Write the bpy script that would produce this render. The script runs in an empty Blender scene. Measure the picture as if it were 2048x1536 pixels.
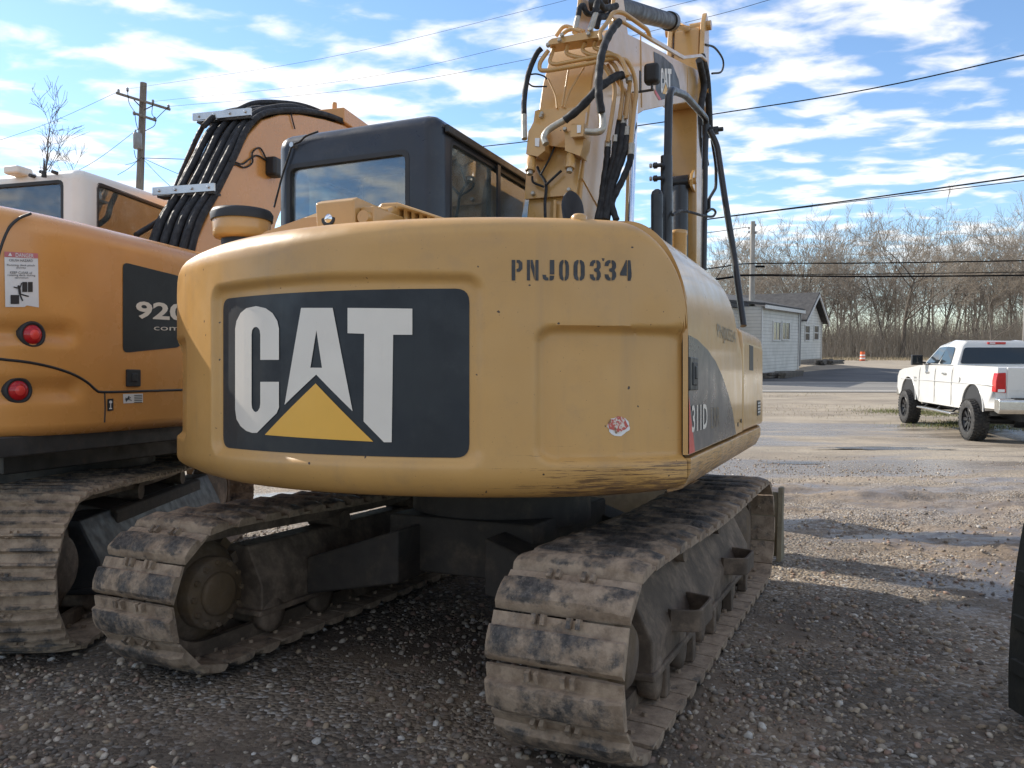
import bpy, bmesh, math, random
import numpy as np
from mathutils import Vector, Matrix
random.seed(7); np.random.seed(7)
R_ = math.radians
SC = bpy.context.scene
COL = SC.collection
# ---------------------------------------------------------------- camera, sky, sun, exposure
FPX = 1600.0; HC = 1.37
PITCH = math.atan(78/1600.0)
cam = bpy.data.cameras.new('camera'); camo = bpy.data.objects.new('camera', cam); COL.objects.link(camo)
cam.sensor_width = 36; cam.lens = 36*FPX/2048; cam.clip_start = .05; cam.clip_end = 3000
camo.location = (0, 0, HC); camo.rotation_euler = (math.pi/2-PITCH, 0, 0)
SC.camera = camo
SUN_AZ = -54; SUN_EL = 32          # degrees left of the view axis, above the horizon
world = bpy.data.worlds.new('World'); SC.world = world; world.use_nodes = True
wn = world.node_tree; wn.nodes.clear()
def wnode(t, **k):
    n = wn.nodes.new(t)
    for a, b in k.items(): setattr(n, a, b)
    return n
def wl(a, b): wn.links.new(a, b)
def wmath(op, a, b=None, clamp=False):
    n = wnode('ShaderNodeMath', operation=op, use_clamp=clamp)
    for i, v in enumerate((a, b)):
        if v is None: continue
        if isinstance(v, (int, float)): n.inputs[i].default_value = v
        else: wl(v, n.inputs[i])
    return n.outputs[0]
sky = wnode('ShaderNodeTexSky', sky_type='NISHITA', sun_disc=False)
sky.sun_elevation = R_(SUN_EL); sky.sun_rotation = R_(SUN_AZ)
sky.air_density = 1.0; sky.dust_density = .1; sky.ozone_density = 4.2
tc = wnode('ShaderNodeTexCoord'); sep = wnode('ShaderNodeSeparateXYZ'); wl(tc.outputs['Generated'], sep.inputs[0])
dz = wmath('MAXIMUM', wmath('ADD', sep.outputs[2], .07), .03)
cx = wmath('DIVIDE', sep.outputs[0], dz); cy = wmath('DIVIDE', sep.outputs[1], dz)
comb = wnode('ShaderNodeCombineXYZ'); wl(cx, comb.inputs[0]); wl(cy, comb.inputs[1])
mapn = wnode('ShaderNodeMapping'); wl(comb.outputs[0], mapn.inputs[0])
mapn.inputs['Rotation'].default_value = (0, 0, R_(38)); mapn.inputs['Scale'].default_value = (1.0, 1.25, 1); mapn.inputs['Location'].default_value = (1.3, .45, 0)
n1 = wnode('ShaderNodeTexNoise'); wl(mapn.outputs[0], n1.inputs['Vector'])
n1.inputs['Scale'].default_value = .95; n1.inputs['Detail'].default_value = 3; n1.inputs['Roughness'].default_value = .5
n2 = wnode('ShaderNodeTexNoise'); wl(mapn.outputs[0], n2.inputs['Vector'])
n2.inputs['Scale'].default_value = 4.6; n2.inputs['Detail'].default_value = 9; n2.inputs['Roughness'].default_value = .50; n2.inputs['Distortion'].default_value = .25
mixv = wmath('ADD', wmath('MULTIPLY', n1.outputs[0], .55), wmath('MULTIPLY', n2.outputs[0], .62))
mr = wnode('ShaderNodeMapRange', interpolation_type='SMOOTHSTEP'); wl(mixv, mr.inputs[0])
mr.inputs[1].default_value = .53; mr.inputs[2].default_value = .70
low = wnode('ShaderNodeMapRange'); wl(sep.outputs[2], low.inputs[0]); low.inputs[1].default_value = .02; low.inputs[2].default_value = .13
cm = wmath('MULTIPLY', wmath('MULTIPLY', mr.outputs[0], low.outputs[0]), .93)
mixc = wnode('ShaderNodeMix', data_type='RGBA'); wl(cm, mixc.inputs[0])
mixc.inputs[7].default_value = (6.3, 6.1, 5.9, 1)
wl(sky.outputs[0], mixc.inputs[6])
bg = wnode('ShaderNodeBackground'); bg.inputs[1].default_value = .128
wl(mixc.outputs[2], bg.inputs[0])
wo = wnode('ShaderNodeOutputWorld'); wl(bg.outputs[0], wo.inputs[0])
sund = bpy.data.lights.new('sun', 'SUN'); sund.energy = 3.9; sund.angle = R_(.55); sund.color = (1, .93, .82)
suno = bpy.data.objects.new('sun', sund); COL.objects.link(suno)
SDIR = Vector((math.sin(R_(SUN_AZ))*math.cos(R_(SUN_EL)), math.cos(R_(SUN_AZ))*math.cos(R_(SUN_EL)), math.sin(R_(SUN_EL))))
suno.rotation_euler = SDIR.to_track_quat('Z', 'Y').to_euler()
suno.location = (-20, 20, 30)
vs = SC.view_settings; vs.view_transform = 'Standard'; vs.look = 'None'; vs.gamma = 1; vs.exposure = .72
SC.cycles.use_denoising = True
SC.cycles.max_bounces = 6; SC.cycles.transparent_max_bounces = 10

# ---------------------------------------------------------------- pixel helpers (used to survey positions)
TILT = Matrix.Translation((0, 0, HC)) @ Matrix.Rotation(-PITCH, 4, 'X') @ Matrix.Translation((0, 0, -HC))
def W(x, y, d):
    "world point at depth d behind pixel"
    return TILT @ Vector(((x-1024)/FPX*d, d, HC+(768-y)/FPX*d))
class Frame:
    "a machine's own frame on the sloping yard: r right, f forward, z up"
    def __init__(s, C, yaw):
        s.C = C; s.s = math.sin(R_(yaw)); s.c = math.cos(R_(yaw))
        s.M = TILT @ Matrix.Translation((C[0], C[1], 0)) @ Matrix.Rotation(-R_(yaw), 4, 'Z')
    def tol(s, X, Y, Z):
        X -= s.C[0]; Y -= s.C[1]; return Vector((X*s.c-Y*s.s, X*s.s+Y*s.c, Z))
    def ray(s, x, y):
        o = s.tol(0, 0, HC); p = s.tol((x-1024)/FPX, 1, HC+(768-y)/FPX); return o, p-o
    def at(s, x, y, r=None, f=None, z=None):
        o, d = s.ray(x, y)
        t = (r-o[0])/d[0] if r is not None else (f-o[1])/d[1] if f is not None else (z-o[2])/d[2]
        return o+d*t
    def slope(s, x, y, f0, z0, k):
        "plane f = f0 + (z-z0)*k"
        o, d = s.ray(x, y); t = (f0+(o[2]-z0)*k-o[1])/(d[1]-k*d[2]); return o+d*t
    def cyl(s, x, y, R):
        o, d = s.ray(x, y); a = d[0]**2+d[1]**2; b = 2*(o[0]*d[0]+o[1]*d[1]); c = o[0]**2+o[1]**2-R*R
        t = (-b-math.sqrt(max(0, b*b-4*a*c)))/2/a; return o+d*t

# ---------------------------------------------------------------- mesh builder
def catmull(P, n=5):
    P = [Vector(p) for p in P]; Q = [2*P[0]-P[1]]+P+[2*P[-1]-P[-2]]; out = []
    for i in range(1, len(Q)-2):
        a, b, c, d = Q[i-1:i+3]
        for k in range(n):
            t = k/n
            out.append(.5*((2*b)+(c-a)*t+(2*a-5*b+4*c-d)*t*t+(3*b-a-3*c+d)*t**3))
    out.append(P[-1]); return out
def fillet(P, r, n=4):
    P = [Vector(p) for p in P]; out = [P[0]]
    for i in range(1, len(P)-1):
        a, b, c = P[i-1:i+2]; u = a-b; v = c-b; k = min(r, u.length*.45, v.length*.45)
        p = b+u.normalized()*k; q = b+v.normalized()*k
        for j in range(n+1):
            t = j/n; out.append(p*(1-t)**2+b*2*t*(1-t)+q*t*t)
    out.append(P[-1]); return out
class MB:
    def __init__(s): s.v = []; s.f = []; s.m = []; s.sm = []
    def add(s, vs, fs, m=0, smooth=False):
        o = len(s.v); s.v += [tuple(p) for p in vs]
        for f in fs: s.f.append(tuple(i+o for i in f)); s.m.append(m); s.sm.append(smooth)
        return s
    def box(s, x0, x1, y0, y1, z0, z1, m=0, M=None):
        v = [Vector(p) for p in ((x0,y0,z0),(x1,y0,z0),(x1,y1,z0),(x0,y1,z0),(x0,y0,z1),(x1,y0,z1),(x1,y1,z1),(x0,y1,z1))]
        if M is not None: v = [M @ p for p in v]
        return s.add(v, [(0,3,2,1),(4,5,6,7),(0,1,5,4),(1,2,6,5),(2,3,7,6),(3,0,4,7)], m)
    def prism(s, poly, axis, a, b, m=0):
        "poly in the two other axes (cyclic order x:(y,z) y:(x,z) z:(x,y)) swept from a to b"
        def P(p, h): return {'x': (h, p[0], p[1]), 'y': (p[0], h, p[1]), 'z': (p[0], p[1], h)}[axis]
        n = len(poly); v = [P(p, a) for p in poly]+[P(p, b) for p in poly]
        A = sum(poly[i][0]*poly[(i+1) % n][1]-poly[(i+1) % n][0]*poly[i][1] for i in range(n))
        fs = [tuple(range(n))[::-1], tuple(range(n, 2*n))]+[(i, (i+1) % n, n+(i+1) % n, n+i) for i in range(n)]
        flip = (A < 0) ^ (b < a) ^ (axis == 'y')
        if flip: fs = [f[::-1] for f in fs]
        return s.add(v, fs, m)
    def ring(s, rings, m=0, smooth=True, cap=True, close=True):
        "loft closed rings of equal count"
        n = len(rings[0]); v = [p for r in rings for p in r]; fs = []
        for i in range(len(rings)-1):
            for j in range(n if close else n-1):
                k = (j+1) % n; fs.append((i*n+j, i*n+k, (i+1)*n+k, (i+1)*n+j))
        s.add(v, fs, m, smooth)
        if cap:
            s.add(rings[0], [tuple(range(n))[::-1]], m); s.add(rings[-1], [tuple(range(n))], m)
        return s
    def tube(s, P, r, n=8, m=0, cap=True):
        P = [Vector(p) for p in P]; rings = []; up = None
        for i, p in enumerate(P):
            t = (P[min(i+1, len(P)-1)]-P[max(i-1, 0)]).normalized()
            if up is None: up = t.orthogonal().normalized()
            up = (up-t*up.dot(t))
            up = up.normalized() if up.length > 1e-6 else t.orthogonal().normalized()
            w = t.cross(up); rr = r[i] if isinstance(r, (list, tuple)) else r
            rings.append([p+(up*math.cos(2*math.pi*k/n)+w*math.sin(2*math.pi*k/n))*rr for k in range(n)])
        return s.ring(rings, m, True, cap)
    def lathe(s, prof, o, ax, n=24, m=0, cap=True):
        ax = Vector(ax).normalized(); u = ax.orthogonal().normalized(); w = ax.cross(u); o = Vector(o)
        rings = [[o+ax*h+(u*math.cos(2*math.pi*k/n)+w*math.sin(2*math.pi*k/n))*max(r, 1e-4) for k in range(n)] for r, h in prof]
        return s.ring(rings, m, True, cap)
    def grid(s, G, m=0, smooth=True, flip=False):
        a, b = len(G), len(G[0]); v = [p for row in G for p in row]
        fs = [(i*b+j, i*b+j+1, (i+1)*b+j+1, (i+1)*b+j) for i in range(a-1) for j in range(b-1)]
        if flip: fs = [f[::-1] for f in fs]
        return s.add(v, fs, m, smooth)
    def hexbolt(s, o, ax, r=.014, h=.012, m=0):
        return s.lathe([(r, 0), (r, h), (r*.85, h*1.15)], o, ax, 6, m)
    def mesh(s, name, mats):
        me = bpy.data.meshes.new(name); me.from_pydata(s.v, [], s.f); me.update()
        for mt in (mats if isinstance(mats, (list, tuple)) else [mats]): me.materials.append(mt)
        me.polygons.foreach_set('material_index', s.m); me.polygons.foreach_set('use_smooth', s.sm); me.update()
        return me
    def build(s, name, mats, parent=None, bevel=None, seg=2, angle=None, loc=None, rot=None):
        me = s.mesh(name, mats)
        if angle is not None:
            me.shade_smooth(); me.set_sharp_from_angle(angle=R_(angle))
        o = bpy.data.objects.new(name, me); COL.objects.link(o)
        if bevel:
            b = o.modifiers.new('bevel', 'BEVEL'); b.width = bevel; b.segments = seg; b.limit_method = 'ANGLE'; b.angle_limit = R_(40)
            b.harden_normals = True; me.shade_smooth()
            if angle is None: me.set_sharp_from_angle(angle=R_(40))
        if parent: o.parent = parent
        if loc is not None: o.location = loc
        if rot is not None: o.rotation_euler = rot
        return o
def tag(o, label=None, cat=None, group=None, kind=None):
    for k, v in (('label', label), ('category', cat), ('group', group), ('kind', kind)):
        if v: o[k] = v
    return o
def empty(name, M=None, parent=None):
    o = bpy.data.objects.new(name, None); COL.objects.link(o); o.empty_display_size = .2
    if parent: o.parent = parent
    if M is not None: o.matrix_basis = M
    return o
def carve(o, cutters):
    "cut boxes / prisms out of a mesh object for good"
    par = o.parent; o.parent = None
    for c in cutters:
        b = o.modifiers.new('cut', 'BOOLEAN'); b.operation = 'DIFFERENCE'; b.object = c; b.solver = 'EXACT'
    bpy.context.view_layer.update()
    dg = bpy.context.evaluated_depsgraph_get()
    me = bpy.data.meshes.new_from_object(o.evaluated_get(dg)); o.modifiers.clear(); o.data = me
    for c in cutters: bpy.data.objects.remove(c)
    me.shade_smooth(); me.set_sharp_from_angle(angle=R_(32)); o.parent = par
    return o
def text_mesh(s, width=None, height=1.0, bold=0.0):
    "flat lettering from the built-in face, scaled to a box, origin lower left"
    cu = bpy.data.curves.new('lettering', 'FONT'); cu.body = s; cu.offset = bold; cu.resolution_u = 3
    o = bpy.data.objects.new('lettering', cu); COL.objects.link(o); bpy.context.view_layer.update()
    me = bpy.data.meshes.new_from_object(o.evaluated_get(bpy.context.evaluated_depsgraph_get())); bpy.data.objects.remove(o)
    P = np.array([v.co[:2] for v in me.vertices]); lo, hi = P.min(0), P.max(0)
    sy = height/(hi[1]-lo[1]); sx = width/(hi[0]-lo[0]) if width else sy
    V = [((p[0]-lo[0])*sx, (p[1]-lo[1])*sy) for p in P]
    return V, [tuple(f.vertices) for f in me.polygons]
def decal(name, parts, fn, mat, parent, cuts=None):
    "flat shapes (V,F) laid on a surface by fn(u,v)"
    bm = bmesh.new()
    for V, F in parts:
        vs = [bm.verts.new((p[0], p[1], 0)) for p in V]
        for f in F:
            try: bm.faces.new([vs[i] for i in f])
            except ValueError: pass
    bmesh.ops.triangulate(bm, faces=bm.faces[:])
    if cuts:
        for c in cuts:
            bmesh.ops.bisect_plane(bm, geom=bm.verts[:]+bm.edges[:]+bm.faces[:], plane_co=(c, 0, 0), plane_no=(1, 0, 0))
    for v in bm.verts: v.co = fn(v.co.x, v.co.y)
    me = bpy.data.meshes.new(name); bm.to_mesh(me); bm.free(); me.materials.append(mat)
    o = bpy.data.objects.new(name, me); COL.objects.link(o); o.parent = parent
    return o
def poly(P): return ([tuple(p) for p in P], [tuple(range(len(P)))])

# ---------------------------------------------------------------- materials
class NT:
    def __init__(s, name):
        s.m = bpy.data.materials.new(name); s.m.use_nodes = True; s.t = s.m.node_tree; s.t.nodes.clear()
        s.out = s.n('ShaderNodeOutputMaterial'); s.b = s.n('ShaderNodeBsdfPrincipled'); s.l(s.b.outputs[0], s.out.inputs[0])
        s.tc = s.n('ShaderNodeTexCoord')
    def n(s, t, **k):
        n = s.t.nodes.new(t)
        for a, b in k.items(): setattr(n, a, b)
        return n
    def l(s, a, b): s.t.links.new(a, b)
    def set(s, k, v):
        if hasattr(v, 'is_linked') or hasattr(v, 'links'): s.l(v, s.b.inputs[k])
        else: s.b.inputs[k].default_value = (*v, 1) if isinstance(v, tuple) and len(v) == 3 else v
    def noise(s, scale, detail=4, rough=.55, vec=None, stretch=None, dist=0, out=0, src='Object', loc=None):
        n = s.n('ShaderNodeTexNoise'); n.inputs['Scale'].default_value = scale; n.inputs['Detail'].default_value = detail
        n.inputs['Roughness'].default_value = rough; n.inputs['Distortion'].default_value = dist
        v = vec or s.tc.outputs[src]
        if stretch or loc:
            mp = s.n('ShaderNodeMapping'); mp.inputs['Scale'].default_value = stretch or (1, 1, 1); mp.inputs['Location'].default_value = loc or (0, 0, 0)
            s.l(v, mp.inputs[0]); v = mp.outputs[0]
        s.l(v, n.inputs['Vector']); return n.outputs[out]
    def voro(s, scale, feature='F1', out=0, vec=None, src='Object', rand=1):
        n = s.n('ShaderNodeTexVoronoi', feature=feature); n.inputs['Scale'].default_value = scale; n.inputs['Randomness'].default_value = rand
        s.l(vec or s.tc.outputs[src], n.inputs['Vector']); return n.outputs[out]
    def ramp(s, v, a, b, lo=0., hi=1., smooth=True):
        n = s.n('ShaderNodeMapRange', interpolation_type='SMOOTHSTEP' if smooth else 'LINEAR')
        s.l(v, n.inputs[0]); n.inputs[1].default_value = a; n.inputs[2].default_value = b; n.inputs[3].default_value = lo; n.inputs[4].default_value = hi
        return n.outputs[0]
    def math(s, op, a, b=None, clamp=False):
        n = s.n('ShaderNodeMath', operation=op, use_clamp=clamp)
        for i, v in enumerate((a, b)):
            if v is None: continue
            if isinstance(v, (int, float)): n.inputs[i].default_value = v
            else: s.l(v, n.inputs[i])
        return n.outputs[0]
    def mix(s, f, a, b, mode='MIX'):
        n = s.n('ShaderNodeMix', data_type='RGBA', blend_type=mode)
        if isinstance(f, (int, float)): n.inputs[0].default_value = f
        else: s.l(f, n.inputs[0])
        for i, v in ((6, a), (7, b)):
            if isinstance(v, tuple): n.inputs[i].default_value = (*v[:3], 1)
            else: s.l(v, n.inputs[i])
        return n.outputs[2]
    def bump(s, h, strength=.3, dist=.01, prev=None):
        n = s.n('ShaderNodeBump'); n.inputs['Strength'].default_value = strength; n.inputs['Distance'].default_value = dist
        s.l(h, n.inputs['Height'])
        if prev: s.l(prev, n.inputs['Normal'])
        s.l(n.outputs[0], s.b.inputs['Normal']); return n.outputs[0]
    def xyz(s, src='Object'):
        n = s.n('ShaderNodeSeparateXYZ'); s.l(s.tc.outputs[src], n.inputs[0]); return n.outputs
def paint(name, col, rough=.4, var=.12, dirt=.25, dirtcol=(.16, .12, .08), scale=3, metal=0, bump=.04, coat=0):
    t = NT(name)
    dark = tuple(c*(1-var) for c in col); lite = tuple(min(1, c*(1+var)) for c in col)
    c = t.mix(t.ramp(t.noise(scale, 3), .3, .7), dark, lite)
    if dirt:
        d = t.math('MULTIPLY', t.ramp(t.noise(scale*2.3, 8, .68, loc=(3, 1, 2)), .5, .78), dirt)
        c = t.mix(d, c, dirtcol)
        sp = t.ramp(t.noise(scale*26, 2, .5), .70, .76, 0, min(1, dirt*1.6)); c = t.mix(sp, c, tuple(x*.45 for x in col))
    t.set('Base Color', c); t.set('Metallic', metal)
    t.set('Roughness', t.ramp(t.noise(scale*1.7, 5, .6), .3, .75, rough*.8, min(1, rough*1.35)))
    if coat: t.set('Coat Weight', coat); t.set('Coat Roughness', .12)
    if bump: t.bump(t.noise(scale*14, 4, .6), bump, .01)
    return t.m
def plain(name, col, rough=.5, metal=0, spec=None):
    t = NT(name); c = t.mix(t.ramp(t.noise(9, 4), .3, .7), tuple(x*.9 for x in col), tuple(min(1, x*1.08) for x in col))
    t.set('Base Color', c); t.set('Roughness', rough); t.set('Metallic', metal)
    if spec is not None: t.set('Specular IOR Level', spec)
    return t.m
def glass_mat(name, tint=(.75, .82, .82), refl=.10, dust_sheen=.05):
    t = NT(name); t.t.nodes.remove(t.b)
    tr = t.n('ShaderNodeBsdfTransparent'); tr.inputs[0].default_value = (*tint, 1)
    gl = t.n('ShaderNodeBsdfGlossy'); gl.inputs['Roughness'].default_value = .015; gl.inputs['Color'].default_value = (.95, .97, 1, 1)
    fr = t.n('ShaderNodeFresnel'); fr.inputs[0].default_value = 1.5
    k = t.math('ADD', t.math('MULTIPLY', fr.outputs[0], 1.0), refl, True)
    m1 = t.n('ShaderNodeMixShader'); t.l(k, m1.inputs[0]); t.l(tr.outputs[0], m1.inputs[1]); t.l(gl.outputs[0], m1.inputs[2])
    df = t.n('ShaderNodeBsdfDiffuse'); df.inputs[0].default_value = (.5, .5, .46, 1)
    d = t.ramp(t.noise(6, 8, .7), .45, .8, dust_sheen*.3, dust_sheen*2.2)  # milky film; on the cab glass it stands in for sky reflection
    m2 = t.n('ShaderNodeMixShader'); t.l(d, m2.inputs[0]); t.l(m1.outputs[0], m2.inputs[1]); t.l(df.outputs[0], m2.inputs[2])
    t.l(m2.outputs[0], t.out.inputs[0]); return t.m
M = {}
CATY = (.53, .300, .098)
M['cat'] = paint('tan yellow machine paint', CATY, .34, .08, .22, (.22, .15, .09), 2.6, coat=.45)
def cw_paint():
    t = NT('scuffed tan yellow paint'); x = t.xyz()
    c = t.mix(t.ramp(t.noise(1.6, 3), .3, .7), tuple(k*.93 for k in CATY), tuple(k*1.06 for k in CATY))
    c = t.mix(t.ramp(t.noise(4, 8, .72, loc=(5, 2, 1)), .48, .78, 0, .34), c, (.26, .18, .11))
    # rain-streaked grime
    c = t.mix(t.ramp(t.noise(9, 5, .65, stretch=(1, 1, .10)), .52, .78, 0, .30), c, (.30, .20, .11))
    c = t.mix(t.ramp(t.noise(130, 2, .5), .73, .77, 0, .7), c, (.10, .055, .03))
    c = t.mix(t.ramp(t.noise(38, 1, .5, loc=(1, 7, 3)), .775, .79), c, (.06, .035, .02))
    # long horizontal scrapes low on the right corner and along the lower lip
    lat = t.ramp(x[0], .35, 1.15); latl = t.ramp(x[0], -.9, -1.25)
    zlow = t.ramp(x[2], 1.2, 1.0)
    sc = t.noise(6, 9, .75, stretch=(.9, .9, 26), dist=.15)
    thr = t.math('SUBTRACT', sc, t.math('MULTIPLY', t.math('MAXIMUM', t.math('MULTIPLY', lat, .95), t.math('MULTIPLY', latl, .5)), t.math('MULTIPLY', zlow, -.20)))
    s1 = t.ramp(thr, .67, .72)
    c = t.mix(t.math('MULTIPLY', s1, .8), c, (.10, .055, .032))
    lip = t.ramp(x[2], 1.06, .96)
    s2 = t.ramp(t.math('ADD', t.noise(9, 8, .7, stretch=(1.2, 1.2, 14), loc=(2, 9, 4)), t.math('MULTIPLY', t.math('MULTIPLY', lip, lat), .26)), .66, .80)
    c = t.mix(t.math('MULTIPLY', s2, .75), c, (.17, .10, .06))
    t.set('Base Color', c); t.set('Roughness', t.ramp(t.noise(5, 5, .6), .3, .75, .30, .48))
    t.bump(t.math('ADD', t.noise(3.2, 3, .5), t.math('MULTIPLY', t.noise(60, 3, .6), .05)), .22, .016)
    return t.m
M['cw'] = cw_paint()
M['orange'] = paint('orange machine paint', (.64, .29, .080), .27, .05, .06, (.3, .18, .09), 2, coat=.25, bump=.015)
M['white'] = paint('white cab paint', (.74, .72, .67), .32, .04, .10, (.5, .45, .38), 2.5, bump=.02)
M['truckwhite'] = paint('white truck paint', (.61, .60, .575), .22, .02, .10, (.5, .44, .36), 1.6, coat=.5, bump=.01)
M['black'] = paint('charcoal cab paint', (.020, .023, .031), .33, .1, .16, (.11, .10, .09), 3.4, bump=.05)
M['blackpipe'] = paint('black painted tube', (.016, .016, .018), .34, .1, .25, (.10, .09, .08), 9, bump=.05)
M['rubber'] = paint('black hose rubber', (.016, .016, .018), .72, .15, .35, (.12, .11, .10), 14, bump=.15)
M['tyre'] = paint('tyre rubber', (.030, .029, .028), .8, .15, .7, (.15, .13, .11), 7, bump=.2)
M['plastic'] = plain('dark plastic', (.02, .02, .022), .55)
M['darkmetal'] = paint('dark metal', (.05, .05, .05), .5, .2, .4, (.13, .10, .07), 8, metal=.3)
M['steel'] = plain('bright steel', (.55, .55, .54), .32, .9)
M['chrome'] = plain('chrome', (.85, .87, .9), .08, 1)
M['fitting'] = paint('zinc fitting', (.42, .39, .33), .38, .15, .35, (.2, .16, .1), 25, metal=.6)
M['redlens'] = plain('red lens', (.45, .012, .015), .12)
M['redglow'] = plain('red lens core', (.75, .06, .05), .2)
M['decalblack'] = paint('near black decal', (.011, .015, .020), .48, .15, .14, (.10, .10, .10), 3, bump=.02)
M['decalwhite'] = paint('off white decal', (.72, .66, .58), .4, .03, .10, (.4, .33, .25), 4, bump=0)
M['decalyellow'] = paint('yellow decal', (.78, .42, .06), .4, .03, .06, (.4, .25, .1), 4, bump=0)
M['decalred'] = paint('red decal', (.58, .06, .05), .4, .05, .1, (.3, .1, .08), 5, bump=0)
M['decalgrey'] = paint('slate decal', (.055, .060, .072), .30, .2, .35, (.16, .16, .17), 3, bump=.02)
M['stencil'] = paint('stencil paint', (.035, .035, .038), .5, .2, .25, (.25, .16, .07), 20, bump=0)
M['ghost'] = paint('faded grey lettering', (.22, .17, .11), .5, .15, .3, (.35, .22, .09), 30, bump=0)
M['sticker'] = paint('sticker white', (.72, .70, .68), .4, .03, .12, (.5, .45, .4), 6, bump=0)
M['pink'] = plain('faded danger red', (.55, .16, .17), .45)
M['ink'] = plain('printed black', (.02, .02, .022), .5)
M['glass'] = glass_mat('cab glass', (.84, .92, .92), .08, .13)
M['darkglass'] = glass_mat('tinted glass', (.16, .18, .20), .07, .03)
def track_mat():
    t = NT('muddy track steel'); x = t.xyz()
    oi = t.n('ShaderNodeObjectInfo'); vm = t.n('ShaderNodeVectorMath', operation='SCALE'); vm.inputs[0].default_value = (13, 29, 7); t.l(oi.outputs['Random'], vm.inputs['Scale'])
    va = t.n('ShaderNodeVectorMath', operation='ADD'); t.l(t.tc.outputs['Object'], va.inputs[0]); t.l(vm.outputs[0], va.inputs[1]); v = va.outputs[0]
    pad = t.ramp(x[2], .020, .036)
    mud = t.ramp(t.math('SUBTRACT', t.noise(7, 8, .7, vec=v), t.math('MULTIPLY', pad, .13)), .29, .46)
    c = t.mix(t.ramp(t.noise(40, 6, .7, vec=v), .35, .7), (.030, .027, .025), (.115, .098, .084))
    c = t.mix(t.ramp(t.noise(120, 3, .6, vec=v), .62, .72, 0, .6), c, (.30, .26, .225))
    m2 = t.mix(t.ramp(t.noise(16, 6, .65, vec=v), .3, .7), (.21, .148, .10), (.38, .285, .20))
    c = t.mix(mud, c, m2)
    t.set('Base Color', c); t.set('Roughness', t.ramp(mud, 0, 1, .6, .9))
    t.bump(t.math('ADD', t.noise(34, 9, .72, vec=v), t.math('MULTIPLY', mud, .4)), .6, .014)
    return t.m
M['track'] = track_mat()
def mudmetal(name, col, mudc, amt=.5):
    t = NT(name); mud = t.ramp(t.noise(3.5, 8, .7), .62-amt*.3, .78-amt*.2)
    c = t.mix(t.ramp(t.noise(12, 5), .3, .7), tuple(k*.75 for k in col), col)
    c = t.mix(mud, c, t.mix(t.ramp(t.noise(22, 5, .65), .3, .7), tuple(k*.6 for k in mudc), mudc))
    t.set('Base Color', c); t.set('Roughness', .8); t.bump(t.noise(24, 8, .7), .35, .012); return t.m
M['frame'] = mudmetal('muddy track frame', (.10, .072, .050), (.25, .18, .125), .7)
M['frameyellow'] = mudmetal('muddy yellow frame', (.12, .075, .035), (.16, .115, .08), .8)
M['shademud'] = mudmetal('shade darkened muddy steel', (.050, .040, .032), (.11, .082, .058), .5)  # mud and steel darkened to put under-machine shade into the colour
M['blade'] = mudmetal('worn blade steel', (.20, .17, .11), (.19, .15, .11), .5)
M['seat'] = plain('dark seat cloth', (.035, .036, .04), .9)
# ================================================================ THE GROUND
TA = math.tan(PITCH)
def near_z(Y): return HC-TA*Y-HC/math.cos(PITCH)
def vnoise(x, y, seed=0):
    xi = np.floor(x).astype(np.int64); yi = np.floor(y).astype(np.int64); xf = x-xi; yf = y-yi
    def h(a, b):
        n = (a*374761393+b*668265263+seed*982451653) & 0x7fffffff; n = (n ^ (n >> 13))*1274126177 & 0x7fffffff
        return ((n ^ (n >> 16)) & 0xffff)/65535.0
    u = xf*xf*(3-2*xf); v = yf*yf*(3-2*yf)
    return (h(xi, yi)*(1-u)+h(xi+1, yi)*u)*(1-v)+(h(xi, yi+1)*(1-u)+h(xi+1, yi+1)*u)*v-.5
GY = [-500, -12, -9, 14, 16, 18.3, 20.5, 22.7, 26, 31, 34, 41, 46, 60, 110, 600]
GZ = [near_z(-11), near_z(-11), near_z(-9), near_z(14), -.748, -.786, -.81, -.825, -.78, -.63, -.585, -.53, -.48, -.42, -.42, -.3]
def sstep(a, b, x): t = np.clip((x-a)/(b-a), 0, 1); return t*t*(3-2*t)
def ground_z(X, Y, fine=True):
    X = np.asarray(X, float); Y = np.asarray(Y, float)
    z = np.interp(Y, GY, GZ)
    z = z+.52*np.exp(-(((X-17)/9)**2+((Y-59)/8)**2)**2)                 # the rise under the house
    if fine:
        und = vnoise(X*.5, Y*.5, 3)*.05*sstep(7, 12, Y)*sstep(34, 26, Y)
        rough = sstep(2.4, 3.4, X)*sstep(3.2, 5.0, Y+.5*X-.9)*sstep(14, 9, Y)
        rut = (vnoise(X*1.1+Y*.3, Y*2.6-X*.4, 5)*.16+vnoise(X*3.2, Y*6, 6)*.085+np.abs(vnoise(X*8, Y*13, 9))*.09+np.abs(vnoise(X*15, Y*19, 10))*.035-.03)*rough*.62
        grit = (vnoise(X*7, Y*7, 1)*.012+vnoise(X*17, Y*17, 2)*.006)*sstep(16, 9, Y)
        z = z+und+rut+grit-.006
    return z
def gz1(x, y): return float(ground_z(np.array([x]), np.array([y]))[0])
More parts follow.
